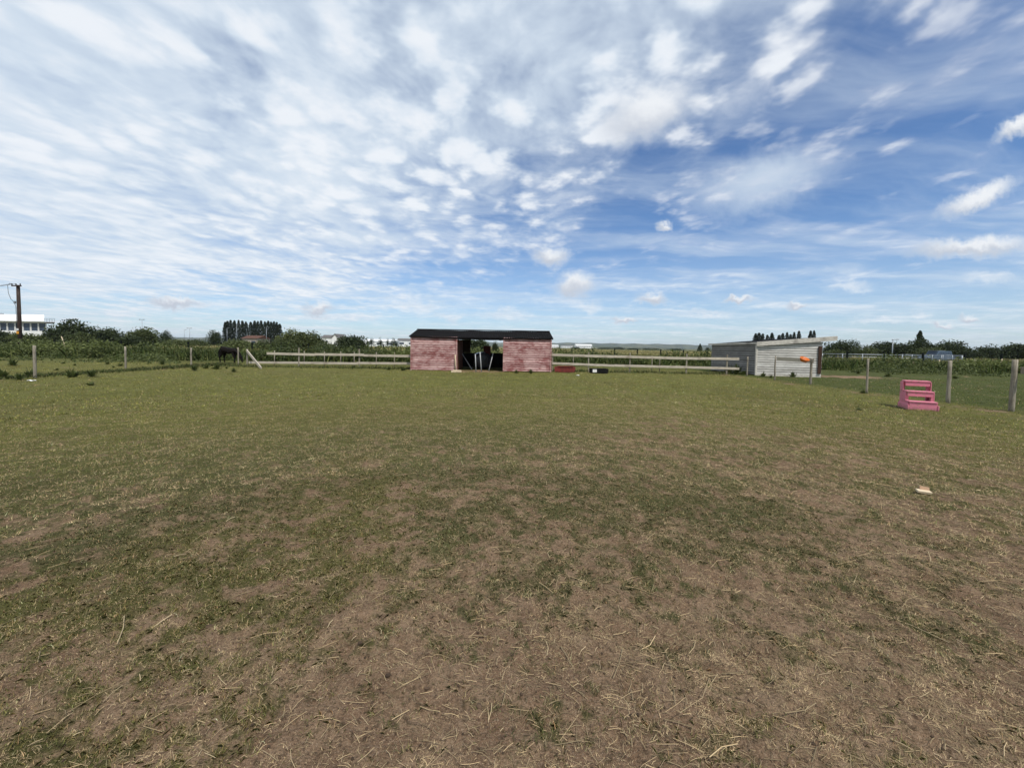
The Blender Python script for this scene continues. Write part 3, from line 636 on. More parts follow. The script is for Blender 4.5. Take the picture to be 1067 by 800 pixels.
# white flat building far left
def white_building():
    D = 120; x1 = Q(46.5, 345, D).x; x0 = x1 - 34; zt, zf, zw, zb = Q(20, 327.2, D).z, Q(20, 335, D).z, Q(20, 335.8, D).z, Q(20, 345, D).z
    t = thing('pavilion_building', (x1, D, 0), 'long white flat-roofed building with a band of dark windows, left edge', 'building'); W = 34
    sk = 1.22      # the end wall runs back at an angle
    def blk(name, y0, y1, z0, z1, mat, xa=-W, xb=0.0): MB().prism([(y0, z0), (y1, z0), (y1, z1), (y0, z1)], lambda u, v: Vector((xa - sk * u, u, v)), lambda u, v: Vector((xb - sk * u, u, v))).build(name, mat, t)
    blk('wall', 0, 12, 0, zb, 'render'); blk('upper_wall', .6, 11.9, zb + .01, zf - .01, 'render', -W, -.2); MB().prism([(-.5, zf), (12.3, zf), (12.3, zt), (2.0, zt), (-.5, zf + .25)], lambda u, v: Vector((-W - sk * u, u, v)), lambda u, v: Vector((-sk * u, u, v))).build('roof_band', 'render', t)
    n = 14; step = W / n
    for i in range(n):
        cx = -W + step * (i + .5); f = MB()
        f.box((cx - step * .45, .5, (zb + zw) / 2), (.14, .2, zw - zb)).box((cx + step * .45, .5, (zb + zw) / 2), (.14, .2, zw - zb)).box((cx, .5, zb + .08), (step * .9, .2, .16)).box((cx, .5, zw - .08), (step * .9, .2, .16))
        fo = f.build('window', 'whitepaint', t); MB().box((cx, .56, (zb + zw) / 2), (step * .9 - .14, .06, zw - zb - .32)).build('pane', 'glass', fo)
    xe = Q(57, 336, D).x - x1
    blk('canopy', -.3, 5, zf - .32, zf - .02, 'slate', .02, xe); MB().box((xe * .35, 2.2, zb + .4), (.3, .3, zf - zb)).build('canopy_post', 'whitepaint', t)
    b = MB()
    for i in range(5): b.tube([(xe * i / 4, 0, zf - .1), (xe * i / 4, 0, zf + 1)], .04, 5)
    b.tube([(-.2, 0, zf + 1), (xe, 0, zf + 1)], .04, 5).tube([(-.2, 0, zf + .5), (xe, 0, zf + .5)], .03, 5); b.build('roof_railing', 'steel', t)
    MB().box((-W * .62, 5, zt + .25), (2.2, 1.5, .5)).build('roof_vent', 'steel', t)
white_building()

# ------------------------------------------------------------------ poles
def utility_pole():
    D = 47; p = Q(21, 355, D); top = Q(20.2, 297, D).z
    t = thing('utility_pole', (p.x, D, 0), 'tall dark timber utility pole with crossarm and cables on the left', 'utility pole')
    MB().tube([(0, 0, -.3), (0, 0, top * .5), (0, 0, top)], [.2, .18, .155], 12).build('pole', 'pole', t, True)
    MB().box((.05, -.2, top - .12), (1.15, .12, .14), bev=.01).build('crossarm', 'pole', t)
    for x in (-.48, 0.0, .52): MB().tube([(x, -.2, top - .05), (x, -.2, top + .03), (x, -.2, top + .1), (x, -.2, top + .16)], [.03, .06, .06, .02], 8).build('insulator', 'cable', t, True)
    for k, x in enumerate((-.48, 0.0)):
        pts = [(x - 40 * s, -.2 + 3 * s, top + .12 - 5 * s * (1 - s) + (s * -1.2)) for s in [i / 14 for i in range(15)]]
        MB().tube(pts, .022, 5).build('cable', 'cable', t, True)
    MB().tube([(-.48, -.2, top + .1), (-.75, -.2, top + .16), (-1.0, -.2, top - .1), (-.95, -.2, top - 1.0), (-.75, -.15, top - 1.7), (-.42, -.1, top - 2.1), (-.26, -.08, top - 2.6), (-.22, -.1, 2.5)], .022, 5).build('service_cable', 'cable', t, True)
    MB().box((-.34, -.1, top - 2.1), (.22, .12, .3), bev=.02).build('cable_bracket', 'steel', t)
    z1 = Q(20, 343.2, D).z; z2 = Q(20, 346.5, D).z
    MB().box((0, -.215, z1), (.26, .02, .22)).build('number_plate', 'whitepaint', t); MB().box((0, -.215, z2), (.30, .02, .32)).build('warning_plate', 'yellow', t)
utility_pole()
def floodlight(px, yt, D, label, arm, head=True):
    p = Q(px, yt, D); t = thing('lamp_post', (p.x, D, 0), label, 'lamp post', 'far lamp posts')
    MB().tube([(0, 0, -.2), (0, 0, p.z)], [.11, .06], 8).build('post', 'steel', t, True)
    if head:
        MB().box((0, 0, p.z), (arm, .12, .1)).build('crossarm', 'steel', t)
        for s in (-1, 1): MB().box((s * arm * .42, -.12, p.z + .02), (.5, .35, .22), rot=(.3, 0, 0), bev=.03).build('lamp_head', 'steel', t)
    else:
        MB().tube([(0, 0, p.z), (.25, 0, p.z + .12), (.6, 0, p.z + .15)], .05, 6).build('arm', 'steel', t, True); MB().box((.75, 0, p.z + .14), (.5, .22, .12), bev=.03).build('lamp_head', 'steel', t)
floodlight(148, 333, 150, 'tallest T-headed floodlight mast above the olive rounded tree', 1.8)
floodlight(197.5, 342, 170, 'T-headed floodlight mast standing in the gap of open sky', 1.9)
floodlight(192, 344, 170, 'thin single-arm lamp post left of the mast in the sky gap', 0, False)
floodlight(236.5, 342, 150, 'thin pale lamp post before the left end of the poplars', 0, False)
floodlight(246.5, 338, 150, 'thin pale lamp post before the middle of the left poplar clump', 0, False)
floodlight(277.5, 341, 150, 'thin pale lamp post before the right poplar clump', 0, False)
floodlight(930.5, 354.5, 70, 'thin white lamp post before the dark trees on the right', 0, False)

# ------------------------------------------------------------------ pink shed
PA, PB = G(428, 385.6), G(574, 387.8); SY = 24.7
PX0, PX1 = -6.5, 2.5
def pink_shed():
    rz = math.atan2(PB.y - PA.y, PB.x - PA.x); W = (PB - PA).length; Dp = 4.4
    t = thing('field_shelter', PA, 'long pink timber field shelter with black roof and wide open doorway', 'shed', rz=rz)
    o0, o1 = (476 - 428) / 146 * W, (524 - 428) / 146 * W; he = 2.17; hr = 2.67
    MB().siding((0, 0, 0), (o0, 0, 0), .04, he, he, (0, -1, 0)).build('front_panel', 'pink', t)
    MB().siding((o1, 0, 0), (W, 0, 0), .04, he, he, (0, -1, 0)).build('front_panel', 'pink', t)
    def end(x, s):
        b = MB(); b.siding((x, 0, 0), (x, Dp, 0), .04, he, he, (s, 0, 0))
        b.prism([(.02, he), (Dp - .02, he), (Dp / 2, hr - .05)], lambda u, v: Vector((x + s * .015, u, v)), lambda u, v: Vector((x - s * .01, u, v))); b.build('end_wall', 'pink', t)
    end(0, -1); end(W, 1)
    MB().box((W / 2, Dp - .03, .55), (W - .06, .05, 1.08)).build('back_half_wall', 'black', t)
    for x0, x1 in ((.03, o0 + .42), (o1, W - .03)): MB().box(((x0 + x1) / 2, Dp - .03, 1.57), (x1 - x0, .05, .94)).build('back_panel', 'brown', t)
    MB().box((o0 - .05, 1.7, 1.0), (.05, 3.3, 2.0)).build('inner_partition', 'rust', t)
    MB().box((o1 + .06, 1.7, 1.0), (.05, 3.3, 2.0)).build('inner_partition', 'rust', t)
    for x in (o0 - .03, o1 + .03): MB().box((x, -.045, he / 2), (.09, .07, he - .02), bev=.006).build('door_post', 'pink', t)
    MB().box(((o0 + o1) / 2, -.01, he - .06), (o1 - o0, .06, .12)).build('lintel', 'roof', t)
    for x in (.03, W - .03): MB().box((x, -.055, he / 2), (.07, .05, he)).build('corner_board', 'pink', t)
    # corrugated sheets
    b = MB(); n = 240; ov = .12; sl = (hr - he) / (Dp / 2)
    for sgn, y0 in ((1, -ov), (-1, Dp + ov)):
        rows = [[], [], [], []]
        for i in range(n + 1):
            x = -.1 + (W + .2) * i / n; w = .018 * math.sin(i * 2 * math.pi * .25 * 1.0)
            sag = -.035 * math.sin(math.pi * i / n) + .018 * math.sin(i * .11) * math.sin(i * .037 + 1)
            for r, (y, z) in enumerate(((y0, he + .03 - ov * sl), (Dp / 2, hr + .03), (Dp / 2, hr - .01), (y0, he - .045 - ov * sl))): rows[r].append(b.b.verts.new((x, y, z + w + sag)))
        for i in range(n):
            for r in range(4): b.b.faces.new((rows[r][i], rows[r][i + 1], rows[(r + 1) % 4][i + 1], rows[(r + 1) % 4][i]))
        for e in (0, n): b.b.faces.new([rows[r][e] for r in range(4)])
    b.build('roof', 'roof', t)
    MB().box((W / 2, Dp / 2, hr + .035), (W + .22, .3, .05), bev=.02).build('ridge_cap', 'roof', t)
    for i in range(4):
        x = W * (i + .5) / 4
        MB().beam((x, .05, he - .09), (x, Dp - .05, he - .09), .06, .1).build('tie_beam', 'brown', t)
    return t
pink_shed()
def lean_pole(x0, y0, x1, y1, dt, r, label, name='pole', cat='pole', mat='polepaint', group='pale poles in the pink shed doorway'):
    b0 = G(x0, y0); D = b0.y + dt; tp = Q(x1, y1, D) - b0
    o = MB().tube([(0, 0, 0), tuple(tp * .5), tuple(tp)], [r, r, r * .92], 8).build(name, mat, None, True); o.location = b0; return tag(o, label, cat, group)
lean_pole(496, 388, 495.3, 369, .0, .03, 'upright pale grey pole standing left in the pink shed doorway')
lean_pole(501.6, 387.6, 500.2, 367, .0, .034, 'tallest upright pale pole at the middle of the doorway')
lean_pole(492, 385.2, 481.5, 368.5, .35, .028, 'thin pale pole leaning left inside the shed doorway')
lean_pole(509.3, 386.5, 513.8, 368, .3, .03, 'pale grey pole leaning right inside the shed doorway')
o = lean_pole(474.6, 386.5, 474.4, 369.5, .0, .04, 'thin pale stake standing against the left doorpost of the pink shed', 'wooden_stake', 'stake', 'palewood'); del o['group']
p = G(475.5, 388.0); o = MB().box((0, 0, .05), (.62, .34, .1), rot=(0, 0, .08), bev=.012).box((.05, .02, .12), (.45, .26, .04), rot=(0, 0, -.1), bev=.008).build('wooden_block', 'palewood'); o.location = p; tag(o, 'flat pale wooden block on the grass left of the pink shed doorway', 'wooden block')
# black wrapped bale and red board inside
def bale():
    p = Q(502, 380, 27.2); n = 24; b = MB(); prof = [(-.62, .30), (-.6, .52), (-.5, .59), (-.2, .61), (.2, .61), (.5, .59), (.6, .52), (.62, .30)]
    rings = []
    for u, r in prof: rings.append([b.b.verts.new((r * math.cos(2 * math.pi * i / n) * (1 + .02 * math.sin(i * 5)), u, .6 + r * .98 * math.sin(2 * math.pi * i / n) * (1 + .015 * math.sin(i * 7)))) for i in range(n)])
    for i in range(len(rings) - 1):
        for j in range(n): b.b.faces.new((rings[i][j], rings[i][(j + 1) % n], rings[i + 1][(j + 1) % n], rings[i + 1][j]))
    b.b.faces.new(rings[0]); b.b.faces.new(rings[-1]); o = b.build('wrapped_bale', 'wrap', None, True); o.location = (p.x, 27.0, 0.0); o.rotation_euler = (0, 0, .3)
    tag(o, 'shiny black plastic-wrapped bale behind the pale poles in the shed', 'bale')
bale()
def red_panel():
    a, b_ = Q(503.5, 370, 28.55), Q(511.3, 360.5, 28.55); w = b_.x - a.x; h = b_.z - a.z
    t = thing('red_board', (a.x, 28.72, a.z), 'dark red board hung at the top of the black half wall in the shed', 'board')
    MB().box((w / 2, 0, h / 2), (w, .04, h), bev=.008).build('panel', 'redpaint', t)
    for x in (.06, w - .06): MB().box((x, -.035, h / 2), (.05, .03, h - .06)).build('batten', 'redpaint', t)
red_panel()

# ------------------------------------------------------------------ white shed
def white_shed():
    fl, fr = G(788, 391.2), G(855, 393.2); bl = Q(741, 386, 29.4); bl.z = 0
    t = thing('timber_shed', fl, 'white boarded shed with grey side wall and sloping flat roof', 'shed')
    a = Vector((0, 0, 0)); b = fr - fl; c = bl - fl; d = b + c
    zl, zr, zb = Q(788, 358.0, fl.y).z, Q(855, 353.2, fr.y).z, Q(741, 359.2, 29.4).z
    nf = Vector((b.y, -b.x, 0)).normalized(); ns = Vector((-c.y, c.x, 0)).normalized()
    if ns.x > 0: ns = -ns
    MB().slats(a, b, .13, zl, zr, nf).build('front_wall', 'white', t)
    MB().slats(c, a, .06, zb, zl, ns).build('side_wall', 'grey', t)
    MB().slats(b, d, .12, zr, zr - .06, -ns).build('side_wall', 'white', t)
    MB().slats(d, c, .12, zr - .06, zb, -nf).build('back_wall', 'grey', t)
    bd = b.normalized(); cn = c.normalized()
    i0, i1, i2, i3 = (bd + cn) * .05, b + (cn - bd) * .05, d - (bd + cn) * .05, c + (bd - cn) * .05
    lin = MB()
    for (p, zp), (q, zq) in (((i0, zl), (i1, zr)), ((i1, zr), (i2, zr - .06)), ((i2, zr - .06), (i3, zb)), ((i3, zb), (i0, zl))):
        lin.b.faces.new([lin.b.verts.new(w) for w in (Vector((p.x, p.y, .02)), Vector((q.x, q.y, .02)), Vector((q.x, q.y, zq - .06)), Vector((p.x, p.y, zp - .06)))])
    lin.build('lining', 'brown', t)
    MB().box(Vector((0, 0, zl / 2)) - bd * .05 + nf * .02, (.1, .1, zl - .05)).build('corner_board', 'fascia', t)
    MB().box(b * .5 + nf * .0 + Vector((0, 0, .05)), (b.length, .06, .14), rot=(0, 0, math.atan2(b.y, b.x))).build('base_board', 'fascia', t)
    MB().box(b * 1.0 + nf * .07 - bd * .12 + Vector((0, 0, zr * .45)), (.17, .07, zr * .72), rot=(0, 0, math.atan2(b.y, b.x))).build('door_edge', 'brown', t)
    # roof: deck with overhang to the right, pale fascia at the front
    sl = (zr - zl) / b.length; L0, L1 = -.12, b.length + .62
    def rp(u, v, z): q = bd * u + cn * v; return Vector((q.x, q.y, zl + sl * u + z + (zb - zl) * v / c.length))
    v0, v1 = -.18, c.length + .2; bb = MB()
    bb.prism([(v0 + .05, .02), (v1, .02), (v1, .08), (v0 + .05, .08)], lambda u, v: rp(L0, u, v), lambda u, v: rp(L1, u, v)); bb.build('roof_deck', 'roof', t)
    bb = MB(); bb.prism([(v0, -.15), (v0 + .045, -.15), (v0 + .045, .12), (v0, .12)], lambda u, v: rp(L0 - .03, u, v), lambda u, v: rp(L1 + .03, u, v)); bb.build('front_fascia', 'fascia', t)
    bb = MB(); bb.prism([(L0 - .035, -.02), (L0, -.02), (L0, .10), (L0 - .035, .10)], lambda u, v: rp(u, v0 + .05, v), lambda u, v: rp(u, v1, v)); bb.build('side_fascia', 'fascia', t)
    for k in range(4): v = .4 + k * (c.length - .8) / 3; MB().beam(rp(b.length - .3, v, -.05), rp(L1 - .05, v, -.05), .05, .09).build('rafter', 'fascia', t)
white_shed()

# ------------------------------------------------------------------ fences
def round_post(t, base, h, r, lean=(0, 0), mat='post', seed=0):
    rr = random.Random(seed); pts = []; rad = []
    for i in range(6):
        s = i / 5; pts.append(Vector(base) + Vector((lean[0] * s + rr.uniform(-.006, .006), lean[1] * s, -.15 + (h + .15) * s))); rad.append(r * (1 - .08 * s) * rr.uniform(.95, 1.05))
    return MB().tube(pts, rad, 10).build('post', mat, t, True)
def wire(t, pts, r=.0013, name='wire', mat='cable'):
    out = []
    for a, b in zip(pts[:-1], pts[1:]):
        a, b = Vector(a), Vector(b)
        for i in range(5): s = i / 5; q = a.lerp(b, s); q.z -= .05 * 4 * s * (1 - s); out.append(q)
    out.append(Vector(pts[-1])); return MB().tube(out, r, 5).build(name, mat, t, True)
def left_fence():
    t = thing('wire_fence', (-20.3, 22, 0), 'wire fence on pale wooden posts along the left side of the paddock', 'fence'); o = Vector((-20.3, 22, 0))
    P = [(G(36.5, 394), Q(35.8, 360, G(36.5, 394).y).z, .052), (G(131, 384.5), Q(131, 361, G(131, 384.5).y).z, .048), (G(199.3, 382.3), Q(199, 362.3, G(199.3, 382.3).y).z, .05), (G(248.6, 380.3), Q(248, 362, G(248.6, 380.3).y).z, .045), (G(257.5, 380.6), Q(257, 363.8, G(257.5, 380.6).y).z, .055)]
    nearp = P[0][0] + (P[0][0] - P[2][0]) * .75; P.insert(0, (Vector((-20.2, 10.8, 0)), 1.35, .085))
    for i, (b, h, r) in enumerate(P): round_post(t, b - o, h, r, (random.uniform(-.03, .03), 0), seed=i)
    for f in (.92, .62, .34): wire(t, [b - o + Vector((r + .004, -.02, h * f)) for b, h, r in P])
    # diagonal strut bracing the corner post
    a = P[-1][0] - o + Vector((.06, -.12, 1.05)); e = G(272.3, 384.4) - o
    MB().beam(a, e + Vector((0, 0, .03)), .06, .17, .006).build('brace', 'rail', t)
left_fence()
def rail_fence(name, label, posts, rails, thin, h):
    o = posts[0].copy(); t = thing('rail_fence', o, label, 'fence')
    for i, p in enumerate(posts):
        q = p - o; MB().box((q.x, q.y, h / 2 - .1), (.08, .075, h + .2), rot=(0, random.uniform(-.012, .012), 0), bev=.008).build('post', 'post', t)
    for (a, b, w) in rails:
        a, b = a - o, b - o; n = max(1, int(round((b - a).length / 3.6)))
        for k in range(n):
            s = a.lerp(b, k / n) + Vector((.01, -.075 - .028 * (k % 2), random.uniform(-.025, .025))); e = a.lerp(b, (k + 1) / n) + Vector((.0, -.075 - .028 * (k % 2), random.uniform(-.025, .025)))
            MB().beam(s, e + (e - s).normalized() * .1, .026, w, .004).build('rail', 'rail', t)
    for p, hh in thin:
        q = p - o; MB().tube([(q.x, q.y, -.1), (q.x + .01, q.y, hh)], .03, 7).build('stake', 'post', t, True)
    return t
Y1 = 26.3
def onY(px, py, Y): q = Q(px, py, Y); return q
rail_fence('left', 'two-rail timber fence between the left corner post and the pink shed',
    [Vector((onY(x, 382, Y1).x, Y1, 0)) for x in (311.5, 374.5)],
    [(onY(278.5, 368.4, Y1), onY(428, 370.8, Y1), .16), (onY(260, 377.6, Y1 + .1), onY(428, 378.9, Y1), .15)],
    [(Vector((onY(x, 380, Y1 + 1.6).x, Y1 + 1.6, 0)), 1.05) for x in (286, 317, 338, 355, 369, 392, 411)], 1.28)
Y2 = 25.3
rail_fence('right', 'two-rail timber fence between the pink shed and the white shed',
    [Vector((onY(x, 388, Y2).x, Y2, 0)) for x in (575.5, 613, 656, 715, 757)],
    [(onY(575, 369.9, Y2), onY(768, 374.2, Y2), .16), (onY(575, 378.8, Y2), onY(768, 384.4, Y2), .15)],
    [(Vector((onY(x, 388, Y2 + 2.2).x, Y2 + 2.2, 0)), 1.1) for x in (597, 679, 687)], 1.30)
def right_fence():
    o = Vector((14.2, 15, 0)); t = thing('wire_fence', o, 'wire fence on weathered round posts beside the pink steps', 'fence')
    P = [(Vector((14.25, 8.1, 0)), 1.45, .07, 0), (G(1053.6, 428.5), 1.46, .062, .02), (G(987.8, 419.5), Q(988, 375.5, G(987.8, 419.5).y).z, .052, -.02), (G(902.8, 409.5), Q(903.5, 373.2, G(902.8, 409.5).y).z, .038, 0)]
    Q2 = [(G(844.5, 400.5), Q(845.5, 373.2, G(844.5, 400.5).y).z, .055, 0), (G(807, 396.3), Q(806.5, 370.8, G(807, 396.3).y).z, .038, 0), (G(778.3, 391.5), Q(778, 371.5, G(778.3, 391.5).y).z, .045, 0)]
    for i, (b, h, r, l) in enumerate(P + Q2): round_post(t, b - o, h, r, (l, 0), seed=20 + i)
    A = P + Q2[:1]
    for f in (.94, .62): wire(t, [b - o + Vector((-r - .004, 0, h * f)) for b, h, r, l in A])
    a, b = Q2[1], Q2[0]
    MB().beam(a[0] - o + Vector((-.02, -.14, a[1] - .14)), b[0] - o + Vector((.0, -.15, b[1] - .12)), .03, .2, .005).build('top_rail', 'rail', t)
    MB().beam(P[0][0] - o + Vector((.13, 0, 1.16)), P[1][0] - o + Vector((.125, -.05, 1.16)), .04, .19, .006).build('side_rail', 'post', t)
    return b[0], b[1]
rp_, rh_ = right_fence()
# orange tub hung over the right end of the top rail
def orange_tub():
    n = 20; b = MB(); prof = [(.03, 0), (.12, .0), (.18, .03), (.225, .10), (.245, .20), (.255, .21), (.255, .225), (.225, .225), (.17, .06), (.02, .035)]
    rings = [[b.b.verts.new((r * math.cos(2 * math.pi * i / n), r * math.sin(2 * math.pi * i / n), z)) for i in range(n)] for r, z in prof]
    for i in range(len(rings) - 1):
        for j in range(n): b.b.faces.new((rings[i][j], rings[i][(j + 1) % n], rings[i + 1][(j + 1) % n], rings[i + 1][j]))
    b.b.faces.new(rings[0][::-1]); b.b.faces.new(rings[-1])
    t = thing('tub', (0, 0, 0), 'orange plastic tub hung on the rail in front of the white shed', 'tub')
    b.build('bowl', 'orange', t, True)
    MB().tube([(-.25, 0, .21), (-.22, -.10, .20), (0, -.26, .17), (.22, -.10, .20), (.25, 0, .21)], .008, 6).build('handle', 'orange', t, True)
    q = Q(834.5, 374.3, rp_.y + .2); t.location = (q.x, q.y - .16, q.z - .1); t.rotation_euler = (R(30), R(4), 0); t.scale = (.8, .8, .75); return t
orange_tub()
def dark_fence(label, pts, h, skip=()):
    o = Vector(pts[0]); t = thing('mesh_fence', o, label, 'fence'); out = []
    for a, b in zip(pts[:-1], pts[1:]):
        a, b = Vector(a), Vector(b); n = max(1, int(round((b - a).length / 3.0)))
        for i in range(n): out.append(a.lerp(b, i / n))
    out.append(Vector(pts[-1]))
    for p in out: q = p - o; MB().box((q.x, q.y, h / 2), (.14, .12, h), rot=(0, random.uniform(-.02, .02), 0)).build('post', 'darkpost', t)
    for z in (.25, .7, 1.1, h - .08): wire(t, [p - o + Vector((0, -.08, z)) for p in out], .004, 'wire', 'darkpost')
    return t
dark_fence('dark post and wire fence in the tall weeds on the left', [(-62, 40, 0), (-40, 43, 0), (-24, 52, 0), (-6, 58, 0)], 1.6)
dark_fence('dark post and wire fence across the field right of the pink shed', [(3, 58, 0), (20, 52, 0), (30, 47, 0)], 1.55)
dark_fence('dark post and wire fence in the weeds right of the white shed', [(33.5, 43, 0), (44, 37.5, 0), (54, 37, 0)], 1.62)
def leaning_stake(px0, py0, px1, py1, D, label, mat='palewood', r=.05):
    a, b = Q(px0, py0, D), Q(px1, py1, D); a.z = 0
    o = MB().tube([(0, 0, -.1), tuple(b - a)], [r, r * .9], 7).build('stake', mat, None, True); o.location = a; return tag(o, label, 'stake')
leaning_stake(70, 362, 64, 350.5, 50, 'pale stake leaning left before the large broad tree')
leaning_stake(1039, 384, 1044.5, 374, 36, 'pale stake leaning right in the weeds beside the tall right post')
leaning_stake(976.5, 385, 979, 375, 37, 'pale stake leaning right in the weeds above the pink steps')
leaning_stake(951.5, 384, 951.8, 375.5, 36.5, 'short upright pale stake in the weeds left of the pink steps')
leaning_stake(1015.5, 384, 1016, 374, 36.5, 'stout upright grey stake in the weeds below the low dark tree', 'post', .09)

def railing():
    a, b = Q(857, 371.4, 47), Q(1003, 371.8, 47); o = Vector((a.x, 47, 0)); t = thing('metal_railing', o, 'long galvanised metal railing in the field right of the white shed', 'railing'); L = b.x - a.x
    for z in (1.02, 1.32): MB().tube([(0, 0, z), (L, 0, z)], .035 if z < 1.1 else .045, 6).build('rail', 'steel', t, True)
    for i in range(8): MB().tube([(L * i / 7, 0, 0), (L * i / 7, 0, 1.4)], .04, 6).build('post', 'steel', t, True)
    for k, (u0, u1) in enumerate(((.56, .7), (.71, .84), (.85, .985))):
        g = MB(); y = -.09
        for z in (.45, .7, .95, 1.2, 1.4): g.tube([(L * u0, y, z), (L * u1, y, z)], .025, 6)
        for u in (u0, (u0 + u1) / 2, u1): g.tube([(L * u, y - .06, .1), (L * u, y - .06, 1.42)], .03, 6)
        g.build('hurdle', 'steel', t, True)
railing()
def vehicle():
    D = 62; a, b = Q(966, 370, D), Q(985.5, 370, D); w = 4.3; zt = Q(976, 365.6, D).z; s = (b.x - a.x) / 3.0
    t = thing('parked_car', ((a.x + b.x) / 2, D, 0), 'blue-grey off-road car parked behind the metal railing, before dark trees', 'car', rz=.12)
    body = [(-2.15, .45), (-2.2, .95), (-2.0, 1.08), (-1.0, 1.15), (1.95, 1.15), (2.12, 1.0), (2.15, .45)]
    MB().prism(body, lambda u, v: Vector((u, -.88, v)), lambda u, v: Vector((u, .88, v))).build('body', 'carpaint', t)
    cab = [(-1.1, 1.152), (-.62, zt), (1.75, zt), (1.93, 1.152)]
    MB().prism(cab, lambda u, v: Vector((u, -.78 + (v - 1.15) * .08, v)), lambda u, v: Vector((u, .78 - (v - 1.15) * .08, v))).build('cabin', 'carpaint', t)
    for (u0, u1, v0) in ((-.82, .02, -.42), (.12, .92, .12), (1.02, 1.68, 1.02)):
        MB().prism([(u0, 1.24), (v0, zt - .12), (u1, zt - .12), (u1, 1.24)], lambda u, v: Vector((u, -.80 + (v - 1.15) * .08, v)), lambda u, v: Vector((u, -.77 + (v - 1.15) * .08, v))).build('side_window', 'glass', t)
    MB().beam((-1.06, 0, 1.22), (-.67, 0, zt - .08), 1.35, .03).build('windscreen', 'glass', t)
    for x in (-1.4, 1.35):
        for y in (-.82, .82):
            wh = MB().tube([(x, y - .11, .36), (x, y + .11, .36)], .36, 20).build('wheel', 'rubber', t); MB().tube([(x, y - .125, .36), (x, y + .125, .36)], .2, 14).build('rim', 'steel', wh)
    for y in (-.62, .62): MB().box((-2.19, y, .82), (.05, .3, .16), bev=.02).build('headlight', 'chrome', t)
    MB().box((0, 0, zt + .035), (1.6, 1.2, .05), bev=.01).build('roof_rack', 'steel', t)
vehicle()

# ------------------------------------------------------------------ trough, tyre, litter, block, steps
def trough():
    a, b = Q(580.5, 387, 24.9), Q(596, 387, 24.9); w = b.x - a.x; t = thing('trough', ((a.x + b.x) / 2, 24.75, 0), 'faded red feed trough under the rails beside the pink shed', 'trough')
    h = .40; d = .42
    MB().prism([(-w / 2 + .05, .03), (w / 2 - .05, .03), (w / 2, h), (-w / 2, h)], lambda u, v: Vector((u, -d / 2 - v * .1, v)), lambda u, v: Vector((u, -d / 2 - v * .1 + .03, v))).build('front_side', 'redpaint', t)
    MB().prism([(-w / 2 + .05, .03), (w / 2 - .05, .03), (w / 2, h), (-w / 2, h)], lambda u, v: Vector((u, d / 2 + v * .1, v)), lambda u, v: Vector((u, d / 2 + v * .1 - .03, v))).build('back_side', 'redpaint', t)
    for s in (-1, 1): MB().beam((s * (w / 2 - .06), 0, .03), (s * (w / 2 - .015), 0, h - .01), d + .02, .03).build('end_board', 'redpaint', t)
    MB().box((0, 0, .045), (w - .16, d - .02, .03)).build('bottom', 'redpaint', t)
    MB().box((0, -d / 2 - h * .1 - .015, h), (w + .06, .06, .05), bev=.01).build('rim', 'redpaint', t)
trough()
def black_trough():
    a, b = Q(613.8, 387.5, 24.6), Q(632, 387.5, 24.6); w = b.x - a.x; t = thing('rubber_trough', ((a.x + b.x) / 2, 24.45, 0), 'low black trough with a white end lying by the rail fence', 'trough')
    prof = [(-.24, .02), (.24, .02), (.28, .30), (.24, .30), (.2, .07), (-.2, .07), (-.24, .30), (-.28, .30)]
    MB().prism(prof, lambda u, v: Vector((-w / 2 + .03, u, v)), lambda u, v: Vector((w / 2, u, v))).build('basin', 'rubber', t)
    MB().box((-w / 2 + .27, -.275, .165), (.26, .03, .2), rot=(-.14, 0, 0), bev=.01).build('white_end', 'whitepaint', t)
    MB().box((w / 2 - .02, 0, .16), (.035, .48, .27)).build('end_cap', 'rubber', t); MB().box((-w / 2 + .05, 0, .16), (.035, .48, .27)).build('end_cap', 'rubber', t)
black_trough()
def litter(px, py, s, label, seed):
    rr = random.Random(seed); p = G(px, py); b = MB(); n = 6; g = [[b.b.verts.new(((i / n - .5) * s * 1.5, (j / n - .5) * s, .02 + rr.uniform(0, .35) * s * (1 - abs(i / n - .5)))) for j in range(n + 1)] for i in range(n + 1)]
    for i in range(n):
        for j in range(n): b.b.faces.new((g[i][j], g[i + 1][j], g[i + 1][j + 1], g[i][j + 1]))
    o = b.build('plastic_scrap', 'litter'); md = o.modifiers.new('thickness', 'SOLIDIFY'); md.thickness = .003; o.location = p; return tag(o, label, 'litter')
litter(32.5, 397.3, .15, 'crumpled white plastic scrap on grass beside the leftmost near post', 1)
litter(239.0 + 363, 391.5, .12, 'tiny white scrap on the grass before the right rail fence', 2)
def broken_block():
    p = G(962.5, 514); t = thing('broken_plank', p, 'broken piece of pale wooden plank lying on the bare ground at right', 'plank', rz=-.42)
    MB().box((0, 0, .022), (.125, .06, .026), rot=(.12, .06, 0), bev=.003).build('board', 'palewood', t)
    MB().box((.016, .036, .046), (.088, .022, .046), rot=(-.35, .08, .1), bev=.003).build('offcut', 'tan', t)
broken_block()
